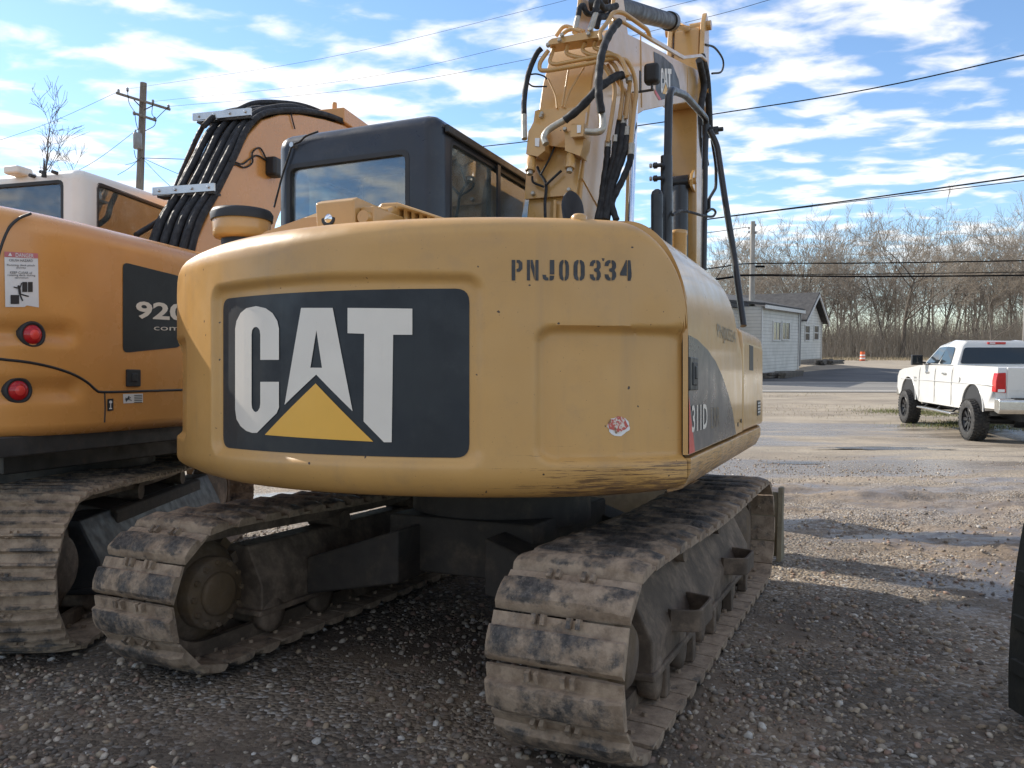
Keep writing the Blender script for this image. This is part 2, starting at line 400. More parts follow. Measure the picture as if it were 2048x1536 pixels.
def ground_mat():
    t = NT('gravel and mud'); x = t.xyz()
    st = t.voro(46, 'F1', 0); stc = t.voro(46, 'F1', 1); st2 = t.voro(17, 'F1', 0)
    sepc = t.n('ShaderNodeSeparateColor'); t.l(stc, sepc.inputs[0])
    stone = t.mix(sepc.outputs[0], (.12, .092, .066), (.34, .27, .195)); stone = t.mix(t.ramp(sepc.outputs[1], .8, .9), stone, (.46, .42, .37))
    mudc = t.mix(t.ramp(t.noise(1.1, 8, .65), .3, .7), (.15, .108, .073), (.32, .24, .165))
    gmask = t.ramp(t.noise(.55, 6, .62, loc=(4, 2, 0)), .40, .56)
    far = t.ramp(x[1], 7, 17)
    gm = t.math('MULTIPLY', gmask, t.math('SUBTRACT', 1.0, t.math('MULTIPLY', far, .55)))
    c = t.mix(gm, mudc, stone)
    # straw-coloured gravel further out
    dry = t.mix(t.ramp(t.noise(.8, 9, .7, stretch=(.35, 1.2, 1)), .35, .65), (.235, .20, .155), (.40, .345, .265))
    c = t.mix(t.math('MULTIPLY', far, .75), c, dry)
    # patchy dark earth, deepened as painted shade under and behind the machines
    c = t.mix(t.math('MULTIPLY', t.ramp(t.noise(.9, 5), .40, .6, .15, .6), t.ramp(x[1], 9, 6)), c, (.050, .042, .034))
    # wet yard
    wetn = t.noise(.32, 6, .6, stretch=(.38, 1.25, 1), loc=(1.5, .3, 0))
    wet = t.math('MULTIPLY', t.ramp(wetn, .41, .54), t.math('MULTIPLY', t.ramp(x[1], 6.5, 10), t.ramp(x[1], 26, 21)))
    c = t.mix(t.math('MULTIPLY', wet, .6), c, (.15, .13, .115))
    wm = t.math('MULTIPLY', t.ramp(t.noise(1.3, 6, .65, stretch=(.5, 1.3, 1), loc=(7, 3, 0)), .46, .56), t.math('MULTIPLY', t.ramp(x[0], 1.8, 3.0), t.math('MULTIPLY', t.ramp(x[1], 3.6, 5.2), t.ramp(x[1], 11, 8))))
    c = t.mix(t.math('MULTIPLY', wm, .55), c, (.11, .085, .065)); wet = t.math('MAXIMUM', wet, t.math('MULTIPLY', wm, .8))
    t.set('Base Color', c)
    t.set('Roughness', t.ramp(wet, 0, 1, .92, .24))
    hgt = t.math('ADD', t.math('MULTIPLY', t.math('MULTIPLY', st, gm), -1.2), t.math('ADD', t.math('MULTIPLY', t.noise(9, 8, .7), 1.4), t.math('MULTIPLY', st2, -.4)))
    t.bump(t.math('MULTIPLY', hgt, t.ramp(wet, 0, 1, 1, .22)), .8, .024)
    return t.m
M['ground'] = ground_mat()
xs = np.concatenate([-np.geomspace(600, 7.2, 30), np.arange(-7, 9.5, .055), np.geomspace(9.6, 30, 60), np.geomspace(31, 600, 26)])
ys = np.concatenate([-np.geomspace(500, 1, 22), np.arange(.2, 12, .055), np.arange(12, 34, .16), np.arange(34, 75, .9), np.geomspace(76, 600, 24)])
XX, YY = np.meshgrid(xs, ys); ZZ = ground_z(XX, YY)
gme = bpy.data.meshes.new('ground'); nv = XX.size; nx = len(xs); ny = len(ys)
gme.vertices.add(nv); gme.vertices.foreach_set('co', np.stack([XX, YY, ZZ], -1).ravel())
ii, jj = np.meshgrid(np.arange(nx-1), np.arange(ny-1)); q = (jj*nx+ii).ravel()
quads = np.stack([q, q+1, q+nx+1, q+nx], -1)
gme.loops.add(quads.size); gme.loops.foreach_set('vertex_index', quads.ravel().astype(np.int32))
gme.polygons.add(len(quads)); gme.polygons.foreach_set('loop_start', np.arange(0, quads.size, 4, dtype=np.int32)); gme.polygons.foreach_set('loop_total', np.full(len(quads), 4, np.int32))
gme.polygons.foreach_set('use_smooth', np.ones(len(quads), bool)); gme.update(calc_edges=True); gme.materials.append(M['ground'])
go = bpy.data.objects.new('ground', gme); COL.objects.link(go); tag(go, 'muddy gravel yard sloping gently away to the road', 'ground', kind='structure')

# loose stones
def stones(name, n, xr, yr, smin, smax, seed, label, dens=None, mat=None, embed=.35):
    rng = np.random.RandomState(seed)
    phi = (1+5**.5)/2
    V = np.array([(-1,phi,0),(1,phi,0),(-1,-phi,0),(1,-phi,0),(0,-1,phi),(0,1,phi),(0,-1,-phi),(0,1,-phi),(phi,0,-1),(phi,0,1),(-phi,0,-1),(-phi,0,1)])/1.9
    Fc = np.array([(0,11,5),(0,5,1),(0,1,7),(0,7,10),(0,10,11),(1,5,9),(5,11,4),(11,10,2),(10,7,6),(7,1,8),(3,9,4),(3,4,2),(3,2,6),(3,6,8),(3,8,9),(4,9,5),(2,4,11),(6,2,10),(8,6,7),(9,8,1)])
    px = rng.uniform(*xr, n); py = rng.uniform(*yr, n)
    if dens is not None:
        k = rng.rand(n) < dens(px, py); px = px[k]; py = py[k]; n = len(px)
    sz = smin+(smax-smin)*rng.rand(n)**3.2
    a = rng.uniform(0, 6.283, n); asp = rng.uniform(.62, 1, n); fl = rng.uniform(.45, .8, n)
    P = V[None]*(1+rng.uniform(-.22, .22, (n, 12, 1)))*sz[:, None, None]*.5
    P[:, :, 1] *= asp[:, None]; P[:, :, 2] *= fl[:, None]
    ca, sa = np.cos(a)[:, None], np.sin(a)[:, None]
    x = P[:, :, 0]*ca-P[:, :, 1]*sa; y = P[:, :, 0]*sa+P[:, :, 1]*ca
    tl = rng.uniform(-.4, .4, (n, 2)); z = P[:, :, 2]+x*tl[:, :1]+y*tl[:, 1:]
    co = np.stack([x+px[:, None], y+py[:, None], z+(ground_z(px, py)+sz*fl*(.5-embed)*.8)[:, None]], -1).reshape(-1, 3)
    fs = (Fc[None]+12*np.arange(n)[:, None, None]).reshape(-1, 3)
    me = bpy.data.meshes.new(name); me.vertices.add(len(co)); me.vertices.foreach_set('co', co.ravel())
    me.loops.add(fs.size); me.loops.foreach_set('vertex_index', fs.ravel().astype(np.int32))
    me.polygons.add(len(fs)); me.polygons.foreach_set('loop_start', np.arange(0, fs.size, 3, dtype=np.int32)); me.polygons.foreach_set('loop_total', np.full(len(fs), 3, np.int32))
    pal = np.array([(.27,.21,.155),(.36,.29,.205),(.13,.108,.088),(.42,.355,.275),(.31,.20,.145),(.19,.15,.115),(.34,.255,.165),(.48,.41,.33),(.24,.17,.12)])
    pc = pal[rng.randint(0, len(pal), n)]*rng.uniform(.6, 1.15, (n, 1))
    w = rng.rand(n) < .04; pc[w] = np.array((.52, .49, .44))
    colr = np.concatenate([np.repeat(pc, 12, 0), np.ones((n*12, 1))], 1)
    at = me.color_attributes.new('stone', 'FLOAT_COLOR', 'POINT'); at.data.foreach_set('color', colr.ravel())
    me.polygons.foreach_set('use_smooth', rng.rand(len(fs)) < 2)
    me.update(calc_edges=True); me.materials.append(mat)
    o = bpy.data.objects.new(name, me); COL.objects.link(o); tag(o, label, 'gravel', kind='stuff'); return o
t = NT('pebbles'); va = t.n('ShaderNodeVertexColor', layer_name='stone')
t.set('Base Color', t.mix(t.ramp(t.noise(60, 4), .3, .7, 0, .45), va.outputs[0], (.10, .085, .07))); t.set('Roughness', .75); t.bump(t.noise(150, 4), .3, .004); M['pebble'] = t.m
def d1(x, y): return np.clip(1.15-.12*(y-2), .12, 1)*np.where((x > 2.3) & (y > 3.4), .35, 1)*np.clip(.55+1.6*vnoise(x*.9, y*.9, 8), .12, 1)*np.where(np.abs(x/np.maximum(y, .5)) < .78, 1, .1)
stones('pebbles', 95000, (-6.5, 6.5), (1.7, 8.6), .011, .046, 3, 'loose rounded pebbles scattered over the near yard', d1, M['pebble'])
stones('gravel', 30000, (1.6, 11), (5.5, 15), .014, .05, 5, 'coarse muddy gravel beyond the shadow of the machine', lambda x, y: np.clip(.4+1.9*vnoise(x*.5, y*1.1, 12), .04, 1)*np.clip(1.3-.06*y, .2, 1), M['pebble'], .5)

# ================================================================ TAN EXCAVATOR
EX = Frame((-.03, 4.69), 23.2)
exc = empty('excavator', EX.M)
tag(exc, 'tan yellow excavator with big black and white CAT emblem on its counterweight', 'excavator')
RC = 1.75; WL = 1.28
def cw_top(l):
    a = abs(l); 
    if a <= 1.06: return 2.004
    return 2.004-.40*(1-math.sqrt(max(0, 1-((a-1.06)/.221)**2)))
def cw_bot(l): a = max(0, abs(l)-1.0); return .935+.45*a*a
def rrect(l, z, l0, l1, z0, z1, r):
    cx, cz = (l0+l1)/2, (z0+z1)/2; qx = abs(l-cx)-(l1-l0)/2+r; qz = abs(z-cz)-(z1-z0)/2+r
    return math.hypot(max(qx, 0), max(qz, 0))+min(max(qx, qz), 0)-r
def sm(a, b, x): t = min(1, max(0, (x-a)/(b-a))); return t*t*(3-2*t)
def recess(l, z):
    d = .026*sm(.0, -.04, rrect(l, z, -.715, .625, 1.058, 1.80-.03*max(0, l), .07))
    d += .036*sm(.0, -.028, rrect(l, z, .79, 2.2, 1.07, 1.59, .07))
    d += .026*sm(.0, -.03, rrect(l, z, -2.2, -1.0, 1.10, 1.60, .05))
    return d
def cw_pt(l, z, off=0):
    f = -math.sqrt(RC*RC-l*l); k = 1-(recess(l, z)-off)/RC; return Vector((l*k, f*k, z))
ls = np.concatenate([np.linspace(-WL, -1.06, 34), np.linspace(-1.05, -.55, 40), np.linspace(-.54, .50, 42), np.linspace(.51, 1.05, 46), np.linspace(1.06, WL, 34)])
G = []
for l in ls:
    zt, zb = cw_top(l), cw_bot(l); e = sm(1.05, 1.28, abs(l)); rt = .105*(1-e)+.025*e; rb = .12*(1-e)+.045*e
    f0 = -math.sqrt(RC*RC-l*l); col = []
    fe = max(-1.205, f0+rt+.004)
    for k in range(3): col.append(Vector((l, fe+.25+(f0+rb-fe-.25)*k/3, zb)))
    for k in range(7):
        a = k/6*math.pi/2; col.append(Vector((l*(1-rb*(1-math.sin(a))/RC), f0+rb*(1-math.sin(a)), zb+rb*(1-math.cos(a)))))
    za, zc = zb+rb, zt-rt
    for k in range(1, 84):
        z = za+(zc-za)*k/84; col.append(cw_pt(l, z))
    for k in range(8):
        a = k/7*math.pi/2; col.append(Vector((l*(1-rt*(1-math.cos(a))/RC), f0+rt*(1-math.cos(a)), zc+rt*math.sin(a))))
    top = col[-1].y
    for k in range(1, 4): col.append(Vector((l, top+(max(fe, top+.003)-top)*k/3, zt)))
    for v in col:
        if v.x < -.72: v.x -= .05*sm(.72, 1.28, -v.x)
    G.append(col)
b = MB(); b.grid(G, flip=True)
cwt = b.build('counterweight', M['cw'], exc); cwt.data.set_sharp_from_angle(angle=R_(50))
tag(cwt, 'curved tan counterweight scraped along its lower right corner')
# emblem plate and letters
def cwd(o): return lambda u, v: cw_pt(u, v, o)
P = [(-.652, 1.096), (.568, 1.096), (.568, 1.724), (-.652, 1.738)]
def roundpoly(P, r, n=5):
    out = []; N = len(P)
    for i in range(N):
        a, b_, c = Vector(P[i-1]), Vector(P[i]), Vector(P[(i+1) % N]); u = (a-b_).normalized()*r; v = (c-b_).normalized()*r
        for k in range(n+1):
            t_ = k/n; q_ = (b_+u)*(1-t_)**2+b_*2*t_*(1-t_)+(b_+v)*t_*t_; out.append((q_.x, q_.y))
    return out
cutx = [x_*.06 for x_ in range(-22, 23)]
decal('emblem_plate', [poly(roundpoly(P, .05))], cwd(.003), M['decalblack'], cwt, cutx)
def z6(p):
    q_ = EX.cyl(340+p[0]/2.5606, 420+p[1]/2.5606, RC-.035); return (q_.x, q_.z)
CATC = [(568,768),(472,768),(472,640),(469,617),(460,604),(450,600),(439,604),(430,617),(427,640),(427,990),(430,1015),(440,1030),(449,1034),(460,1028),(469,1012),(472,990),(472,880),(568,880),(568,1012),(556,1040),(455,1140),(430,1140),(400,1130),(370,1105),(350,1070),(343,1020),(343,610),(350,570),(370,530),(400,505),(450,494),(500,505),(535,530),(560,570),(568,610)]
CATA1 = [(682,503),(762,503),(761,617),(730,808),(760,808),(760,843),(597,997)]
CATA2 = [(762,503),(845,503),(948,1030),(760,843),(760,808),(790,808),(761,617)]
CATT = [(922,503),(1257,507),(1257,640),(1158,640),(1150,1188),(1110,1188),(1005,1082),(1008,635),(922,632)]
CATTRI = [(757,888),(1055,1185),(495,1150)]
for ch, ps in (('emblem_letter', [CATC]), ('emblem_letter', [CATA1, CATA2]), ('emblem_letter', [CATT])):
    decal(ch, [poly([z6(p) for p in q_]) for q_ in ps], cwd(.006), M['decalwhite'], cwt, cutx)
decal('emblem_triangle', [poly([z6(p) for p in CATTRI])], cwd(.006), M['decalyellow'], cwt, cutx)
# stencilled number
GL = {'P': [[(0,0),(.34,0),(.34,1),(0,1)], [(.46,1),(.74,1),(1,.86),(1,.56),(.74,.42),(.46,.42),(.46,.56),(.60,.58),(.66,.65),(.66,.78),(.60,.85),(.46,.86)]],
 'N': [[(0,0),(.27,0),(.27,1),(0,1)], [(.32,1),(.50,1),(.66,.62),(.66,.02),(.34,.66)], [(.73,0),(1,0),(1,1),(.73,1)]],
 'J': [[(.62,.30),(1,.30),(1,1),(.62,1)], [(.62,.24),(1,.24),(.95,.06),(.78,0),(.60,0),(.60,.13)], [(.50,0),(.50,.14),(.34,.17),(.30,.28),(0,.28),(.05,.08),(.25,0)]],
 '0': [[(.45,0),(.30,0),(.08,.1),(0,.28),(0,.72),(.08,.9),(.30,1),(.45,1),(.45,.86),(.40,.82),(.36,.72),(.36,.28),(.40,.18),(.45,.14)], [(.55,0),(.70,0),(.92,.1),(1,.28),(1,.72),(.92,.9),(.70,1),(.55,1),(.55,.86),(.60,.82),(.64,.72),(.64,.28),(.60,.18),(.55,.14)]],
 '3': [[(0,.70),(.34,.70),(.40,.83),(.52,.86),(.52,1),(.28,.99),(.06,.88)], [(.60,1),(.60,.86),(.66,.76),(.62,.62),(.40,.58),(.40,.46),(.64,.40),(.66,.24),(.60,.14),(.60,0),(.85,.04),(1,.2),(1,.38),(.86,.52),(1,.66),(.98,.86),(.82,.98)], [(0,.30),(.34,.30),(.40,.17),(.52,.14),(.52,0),(.28,.01),(.06,.12)]],
 '4': [[(.52,1),(.62,1),(.62,.40),(.34,.40),(.56,.72),(.50,.94),(.0,.36),(.0,.24),(.62,.24),(.62,.24)], [(.70,0),(.95,0),(.95,.22),(1.05,.22),(1.05,.38),(.95,.38),(.95,1),(.70,1)]]}
def z8(x, y):
    q_ = EX.cyl(1000+x/2.793, 450+y/2.793, RC); return q_.x, q_.z
for ch, x0, x1 in (('P',65,125),('N',150,215),('J',237,303),('0',330,385),('0',410,473),('3',500,562),('3',583,648),('4',670,731)):
    l0, z1_ = z8(x0, 195); l1, _ = z8(x1, 195); z0_ = z8(x0, 310)[1]
    decal('stencil_character', [poly([(l0+(l1-l0)*u, z0_+(z1_-z0_)*v) for u, v in pg]) for pg in GL[ch]], cwd(.002), M['stencil'], cwt)
# torn round sticker, and a faint one at the left edge
rg = random.Random(3)
t = NT('torn red print'); c = t.mix(t.ramp(t.noise(55, 4, .7), .50, .56), (.50, .10, .075), (.66, .58, .50)); t.set('Base Color', t.mix(t.ramp(t.noise(30, 3), .55, .6), c, (.24, .13, .07))); t.set('Roughness', .5); M['torn'] = t.m
q_ = EX.cyl(1250, 852, RC-.03)
pg = [(q_.x+math.cos(a)*.037*rg.uniform(.85, 1.08), q_.z+math.sin(a)*.037*rg.uniform(.85, 1.08)) for a in np.linspace(0, 6.1, 22)]
decal('round_sticker', [poly(pg)], cwd(.002), M['sticker'], cwt)
pg = [(q_.x-.002+math.cos(a)*.034*rg.uniform(.7, 1.06), q_.z+.004+math.sin(a)*.032*rg.uniform(.7, 1.06)) for a in np.linspace(0, 6.1, 16)]
decal('sticker_print', [poly(pg)], cwd(.0035), M['torn'], cwt)
# lifting eye on the top edge
lo = EX.at(1158, 441, f=-1.38); lo.z = 2.004
MB().lathe([(.03, -.01), (.032, .006), (.022, .016), (.002, .02)], lo, (0, 0, 1), 12).build('lifting_plug', M['cat'], cwt)

# ---- rear hood and right hand housing
def shoulder(l0, top, a, b_, wall, n=9):
    "cross-section from wall foot up and over, towards the middle"
    pts = [(wall, 1.095), (wall, top-b_)]
    for k in range(1, n+1):
        an = k/n*math.pi/2; pts.append((wall-a*(1-math.cos(an)), top-b_+b_*math.sin(an)))
    pts.append((l0, top+.01)); return pts
def shell(name, sec, f0, f1, mat, thick=.02, parent=exc, rf=None):
    n = len(sec); inner = []
    for i, (l, z) in enumerate(sec):
        a = Vector(sec[max(i-1, 0)]); c = Vector(sec[min(i+1, n-1)]); d = (c-a).normalized(); nn = Vector((-d.y, d.x))
        inner.append((l+nn.x*thick, z+nn.y*thick))
    loop = sec+inner[::-1]; m = len(loop); bb = MB()
    A = [Vector((p[0], f0, p[1])) for p in loop]; B = [Vector((p[0], f1, p[1])) for p in loop]
    bb.add(A+B, [(i, (i+1) % m, m+(i+1) % m, m+i) for i in range(m)]+[(i, i+1, m-2-i, m-1-i) for i in range(n-1)]+[(m+i+1, m+i, 2*m-1-i, 2*m-2-i) for i in range(n-1)])
    return bb.build(name, mat, parent, angle=30)
secR = shoulder(.45, 2.045, .30, .44, 1.28)
secRm = shoulder(.45, 2.06, .41, .47, 1.277)
d1_ = shell('rear_side_door', shoulder(.45, 2.015, .25, .42, 1.282), -1.188, -.668, M['cat'])
d2_ = shell('side_door', secR, -.660, .240, M['cat'])
d3_ = shell('pillar_panel', [(p[0]-.006, p[1]) for p in shoulder(.75, 2.03, .34, .58, 1.28)], .250, .500, M['cat'])
# left side mirror of it, behind the cab
shell('left_side_door', [(-p[0], p[1]) for p in shoulder(-.4, 2.015, .25, .42, 1.282)][::-1], -1.188, -.70, M['cat'])
b = MB()
b.prism([(-1.2, 1.9), (.46, 1.9), (.46, 2.02), (-.86, 2.02), (-1.1, 1.96)], 'y', -1.20, -.70); b.build('engine_cover', M['cat'], exc, bevel=.02)
b = MB(); b.box(-1.0, 1.0, -1.1, -.72, .96, 1.85); b.box(.5, 1.05, -.8, .45, 1.0, 1.60); b.build('engine_bay', M['darkmetal'], exc)
# deck skirt
sk = [(1.20, .945), (1.262, .965), (1.292, 1.03), (1.292, 1.082), (1.20, 1.082)]
b = MB(); rings = []
for f, k in ((-1.185, 0), (-.5, 0), (.8, 0), (1.3, 0), (1.52, .03), (1.62, .09)):
    rings.append([Vector((l-k, f, z+(k*.5 if z < 1.05 else 0))) for l, z in sk])
b.ring(rings, smooth=False); b.build('deck_skirt', M['cw'], exc, bevel=.012)
b = MB(); rings = [[Vector((-l, f, z)) for l, z in sk][::-1] for f in (-1.185, .8, 1.5)]
b.ring(rings, smooth=False); b.build('deck_skirt', M['cw'], exc, bevel=.012)
b = MB(); b.box(-1.2, 1.2, -1.15, 1.5, .95, 1.075); b.build('deck', M['darkmetal'], exc, bevel=.01)
# front right box (tank and step) with slot
fb = MB(); fb.prism([(1.278, 1.09), (1.278, 1.60), (1.268, 1.67), (1.235, 1.705), (.66, 1.715), (.66, 1.09)], 'y', .515, 1.585)
fbo = fb.build('fuel_tank_box', M['cat'], exc, bevel=.022)
b = MB(); b.box(1.2, 1.2795, .80, 1.0, 1.455, 1.61); b.build('grab_slot', M['plastic'], fbo)
b = MB(); b.box(1.276, 1.282, 1.22, 1.40, 1.16, 1.26); b.build('warning_plate', M['ink'], fbo)
for k in range(4):
    b = MB(); b.box(1.281, 1.2835, 1.24, 1.38, 1.178+k*.02, 1.186+k*.02); b.build('plate_print', M['sticker'], fbo)
for f, z in ((.285, 1.145), (.42, 1.16)):
    b = MB(); b.lathe([(.012, 0), (.012, .004)], (1.276, f, z), (1, 0, 0), 12); b.build('plug_hole', M['ink'], d3_)
# slate swoosh, model number, latch on the doors
def side(o): return lambda u, v: Vector((1.282+o, u, v))
SW = [(-1.186, 1.098), (.175, 1.098), (.11, 1.16), (.03, 1.235), (-.12, 1.32), (-.32, 1.41), (-.52, 1.475), (-.75, 1.52), (-1.0, 1.552), (-1.186, 1.56)]
def clipx(P, lo, hi):
    for c, s in ((lo, 1), (hi, -1)):
        Q = []
        for i in range(len(P)):
            a, e = P[i-1], P[i]; ia, ie = s*(a[0]-c) >= 0, s*(e[0]-c) >= 0
            if ia != ie:
                t_ = (c-a[0])/(e[0]-a[0]); Q.append((c, a[1]+t_*(e[1]-a[1])))
            if ie: Q.append(e)
        P = Q
    return P
decal('slate_swoosh', [poly(clipx(SW, -1.186, -.669))], side(.002), M['decalgrey'], d1_)
decal('slate_swoosh', [poly(clipx(SW, -.659, .175))], side(.0005), M['decalgrey'], d2_)
decal('red_stripe', [poly([(-1.186, 1.098), (-1.06, 1.098), (-1.10, 1.17), (-1.15, 1.25), (-1.186, 1.33)])], side(.004), M['decalred'], d1_)
V, Fc = text_mesh('311D', .36, .108, .02); decal('model_number', [([(-1.13+u, 1.178+v) for u, v in V], Fc)], side(.0045), M['decalwhite'], d1_, [-.669])
V, Fc = text_mesh('LRR', .24, .092, -.012); decal('model_suffix', [([(-.655+u, 1.170+v) for u, v in V], Fc)], side(.0025), M['ghost'], d2_)
V, Fc = text_mesh('PNJ00334', .62, .085, .0); decal('faded_number', [([(-.46+u, 1.57+v) for u, v in V], Fc)], lambda u, v: Vector((1.2835-max(0, v-1.595)**2*1.1, u, v)), M['ghost'], d2_)
b = MB(); b.box(1.278, 1.292, -1.185, -1.02, 1.345, 1.475, 0); b.box(1.288, 1.297, -1.15, -1.055, 1.365, 1.455, 1); b.box(1.290, 1.303, -1.12, -1.085, 1.39, 1.44, 0)
b.build('door_latch', [M['darkmetal'], M['plastic']], d1_, bevel=.004)

# ---- hood hump with louvres, camera housing, pre-cleaner, exhaust
def raised(name, P, z0, z1, inset, mat, bev):
    bb = MB(); n = len(P); cx_ = sum(p[0] for p in P)/n; cy_ = sum(p[1] for p in P)/n
    up = [(p[0]+(cx_-p[0])*inset, p[1]+(cy_-p[1])*inset) for p in P]
    bb.ring([[Vector((p[0], p[1], z0)) for p in P], [Vector((p[0], p[1], z1)) for p in up]], smooth=False)
    return bb.build(name, mat, exc, bevel=bev, seg=3)
hb = MB(); hb.ring([[Vector((r_, f_, z_)) for r_, z_ in ((-.98, 1.97), (-.05, 1.97), (-.05, 2.175+k_), (-.52, 2.172+k_), (-.74, 2.125+k_), (-.92, 2.02))] for f_, k_ in ((-1.22, -.02), (-1.10, .03), (-.76, .03))][::-1], smooth=False)
hh = hb.build('hood_hump', M['cat'], exc, bevel=.03, seg=3)
def lvp(x, y): q = EX.at(x, y, f=-1.14); return (q.x, q.z)
lv = MB(); lv.prism([lvp(742, 452), lvp(900, 452), lvp(896, 438), lvp(793, 404), lvp(762, 405), lvp(745, 425)], 'y', -1.14, -.78)
lvo = lv.build('louvre_cover', M['cat'], exc, bevel=.010)
cuts = []
for k in range(7):
    xa = 782+k*15.5; xb = xa+10; ya = 414+k*4.0
    for row in range(2 if k < 2 else 1):
        yo = 0 if k >= 2 or row == 0 else 27
        (ra, za_), (rb_, zb_) = lvp(xa, ya+yo), lvp(xb, ya+22+yo)
        c_ = MB(); c_.box(ra, rb_, -1.3, -1.02, zb_, za_); cuts.append(c_.build('cutter', M['ink']))
for (xa, ya) in ((766, 432),):
    (ra, za_), (rb_, zb_) = lvp(xa, ya), lvp(xa+10, ya+20); c_ = MB(); c_.box(ra, rb_, -1.3, -1.02, zb_, za_); cuts.append(c_.build('cutter', M['ink']))
carve(lvo, cuts)
# camera housing: surveyed corner points
ca = EX.at(634, 447, f=-1.43); cb = EX.at(692, 447, f=-1.43)
w0, w1 = ca.x, cb.x
b = MB(); b.prism([(-1.43, 1.98), (-1.17, 1.98), (-1.13, 2.12), (-1.13, 2.16), (-1.41, 2.170), (-1.445, 2.155)], 'x', w0, w1+.05)
ch_ = b.build('camera_housing', M['cat'], exc, bevel=.01)
b = MB(); b.lathe([(.036, -.002), (.036, .003), (.028, .0035)], ((w0+w1)/2-.01, -1.436, 2.085), (0, -1, .05), 20, 0); b.lathe([(.021, .002), (.018, .008), (.003, .012)], ((w0+w1)/2-.01, -1.436, 2.085), (0, -1, .05), 16, 1)
b.build('camera_lens', [M['ink'], M['chrome']], ch_)
b = MB(); b.box(w1+.05, w1+.12, -1.40, -1.15, 1.98, 2.13); b.lathe([(.028, 0), (.028, .03)], (w1+.085, -1.40, 2.08), (0, -1, 0), 16); b.build('housing_bracket', M['cat'], ch_, bevel=.008)
pc = EX.at(484, 455, f=-.95); pc.z = 2.085
b = MB(); b.lathe([(.105, -.12), (.105, .058)], pc, (0, 0, 1), 24, 1); b.lathe([(.11, .052), (.138, .058), (.146, .07), (.151, .165), (.146, .17)], pc, (0, 0, 1), 32, 0)
b.lathe([(.158, .15), (.162, .185), (.150, .205), (.06, .215), (.01, .215)], pc, (0, 0, 1), 32, 1); b.build('air_precleaner', [M['cat'], M['plastic']], exc)
# exhaust pipe cut on the slant
ep = EX.at(1140, 425, f=-.55)
b = MB(); n_ = 20; r_ = .055
ring0 = [Vector((ep.x+.05+math.cos(a)*r_, -.55+math.sin(a)*r_, 1.95)) for a in np.linspace(0, 2*math.pi, n_, endpoint=False)]
ring1 = [Vector((ep.x+.02+math.cos(a)*r_, -.57+math.sin(a)*r_, 2.235+math.cos(a)*-.045+math.sin(a)*.085)) for a in np.linspace(0, 2*math.pi, n_, endpoint=False)]
ring2 = [p*1.0+(Vector((ep.x+.02, -.57, p.z))-p)*.12 for p in ring1]; ring3 = [Vector((p.x, p.y, 2.0)) for p in ring2]
b.ring([ring0, ring1, ring2, ring3], cap=False); b.build('exhaust_pipe', M['plastic'], exc)
# ---- undercarriage -------------------------------------------------------------
def shoe_mesh(name, width, pitch, prof, mat, jit, seed, bolts=True, nx_=9):
    "one track shoe: s along the chain (x), width (y), h outward (z)"
    rg = random.Random(seed); b = MB(); rings = []
    for i in range(nx_):
        y = -width/2+width*i/(nx_-1); ring = []
        for k, (s, h) in enumerate(prof):
            j = jit if h > .02 else jit*.25
            e = 1 if 0 < i < nx_-1 else .6
            ring.append(Vector((s*pitch+rg.uniform(-j, j)*.6, y, h*e+rg.uniform(-j, j)-(0 if 0 < i < nx_-1 else 0))))
        rings.append(ring)
    b.ring(rings, smooth=False)
    if bolts:
        for y in (-width*.30, -width*.17, width*.17, width*.30):
            b.lathe([(.014, 0), (.014, .016)], (-.02, y, -.012), (0, 0, -1), 6)
        for y in (-width*.16, width*.10):                       # chain link bosses seen in the gap
            b.box(-pitch*.50, -pitch*.30, y-.012, y+.004, .006, .030); b.box(-pitch*.50, -pitch*.30, y+.022, y+.038, .006, .030)
    me = b.mesh(name, mat); me.shade_smooth(); me.set_sharp_from_angle(angle=R_(24)); return me
def chain_points(n, half, rad, sag, zc):
    "positions and tangents around the loop, rear = -half"
    per = 4*half+2*math.pi*rad; out = []
    for i in range(n):
        s = per*i/n
        if s < 2*half: p = (half-s, zc+rad, -1, 0); p = (p[0], p[1]-sag*math.sin(math.pi*s/(2*half))**2*1.0, -1, 0); nrm = (0, 1)
        elif s < 2*half+math.pi*rad:
            a = (s-2*half)/rad; p = (-half-math.sin(a)*rad, zc+math.cos(a)*rad, 0, 0); nrm = (-math.sin(a), math.cos(a))
        elif s < 4*half+math.pi*rad: p = (-half+(s-2*half-math.pi*rad), zc-rad, 0, 0); nrm = (0, -1)
        else:
            a = (s-4*half-math.pi*rad)/rad; p = (half+math.sin(a)*rad, zc-math.cos(a)*rad, 0, 0); nrm = (math.sin(a), -math.cos(a))
        out.append((p[0], p[1], nrm))
    return out
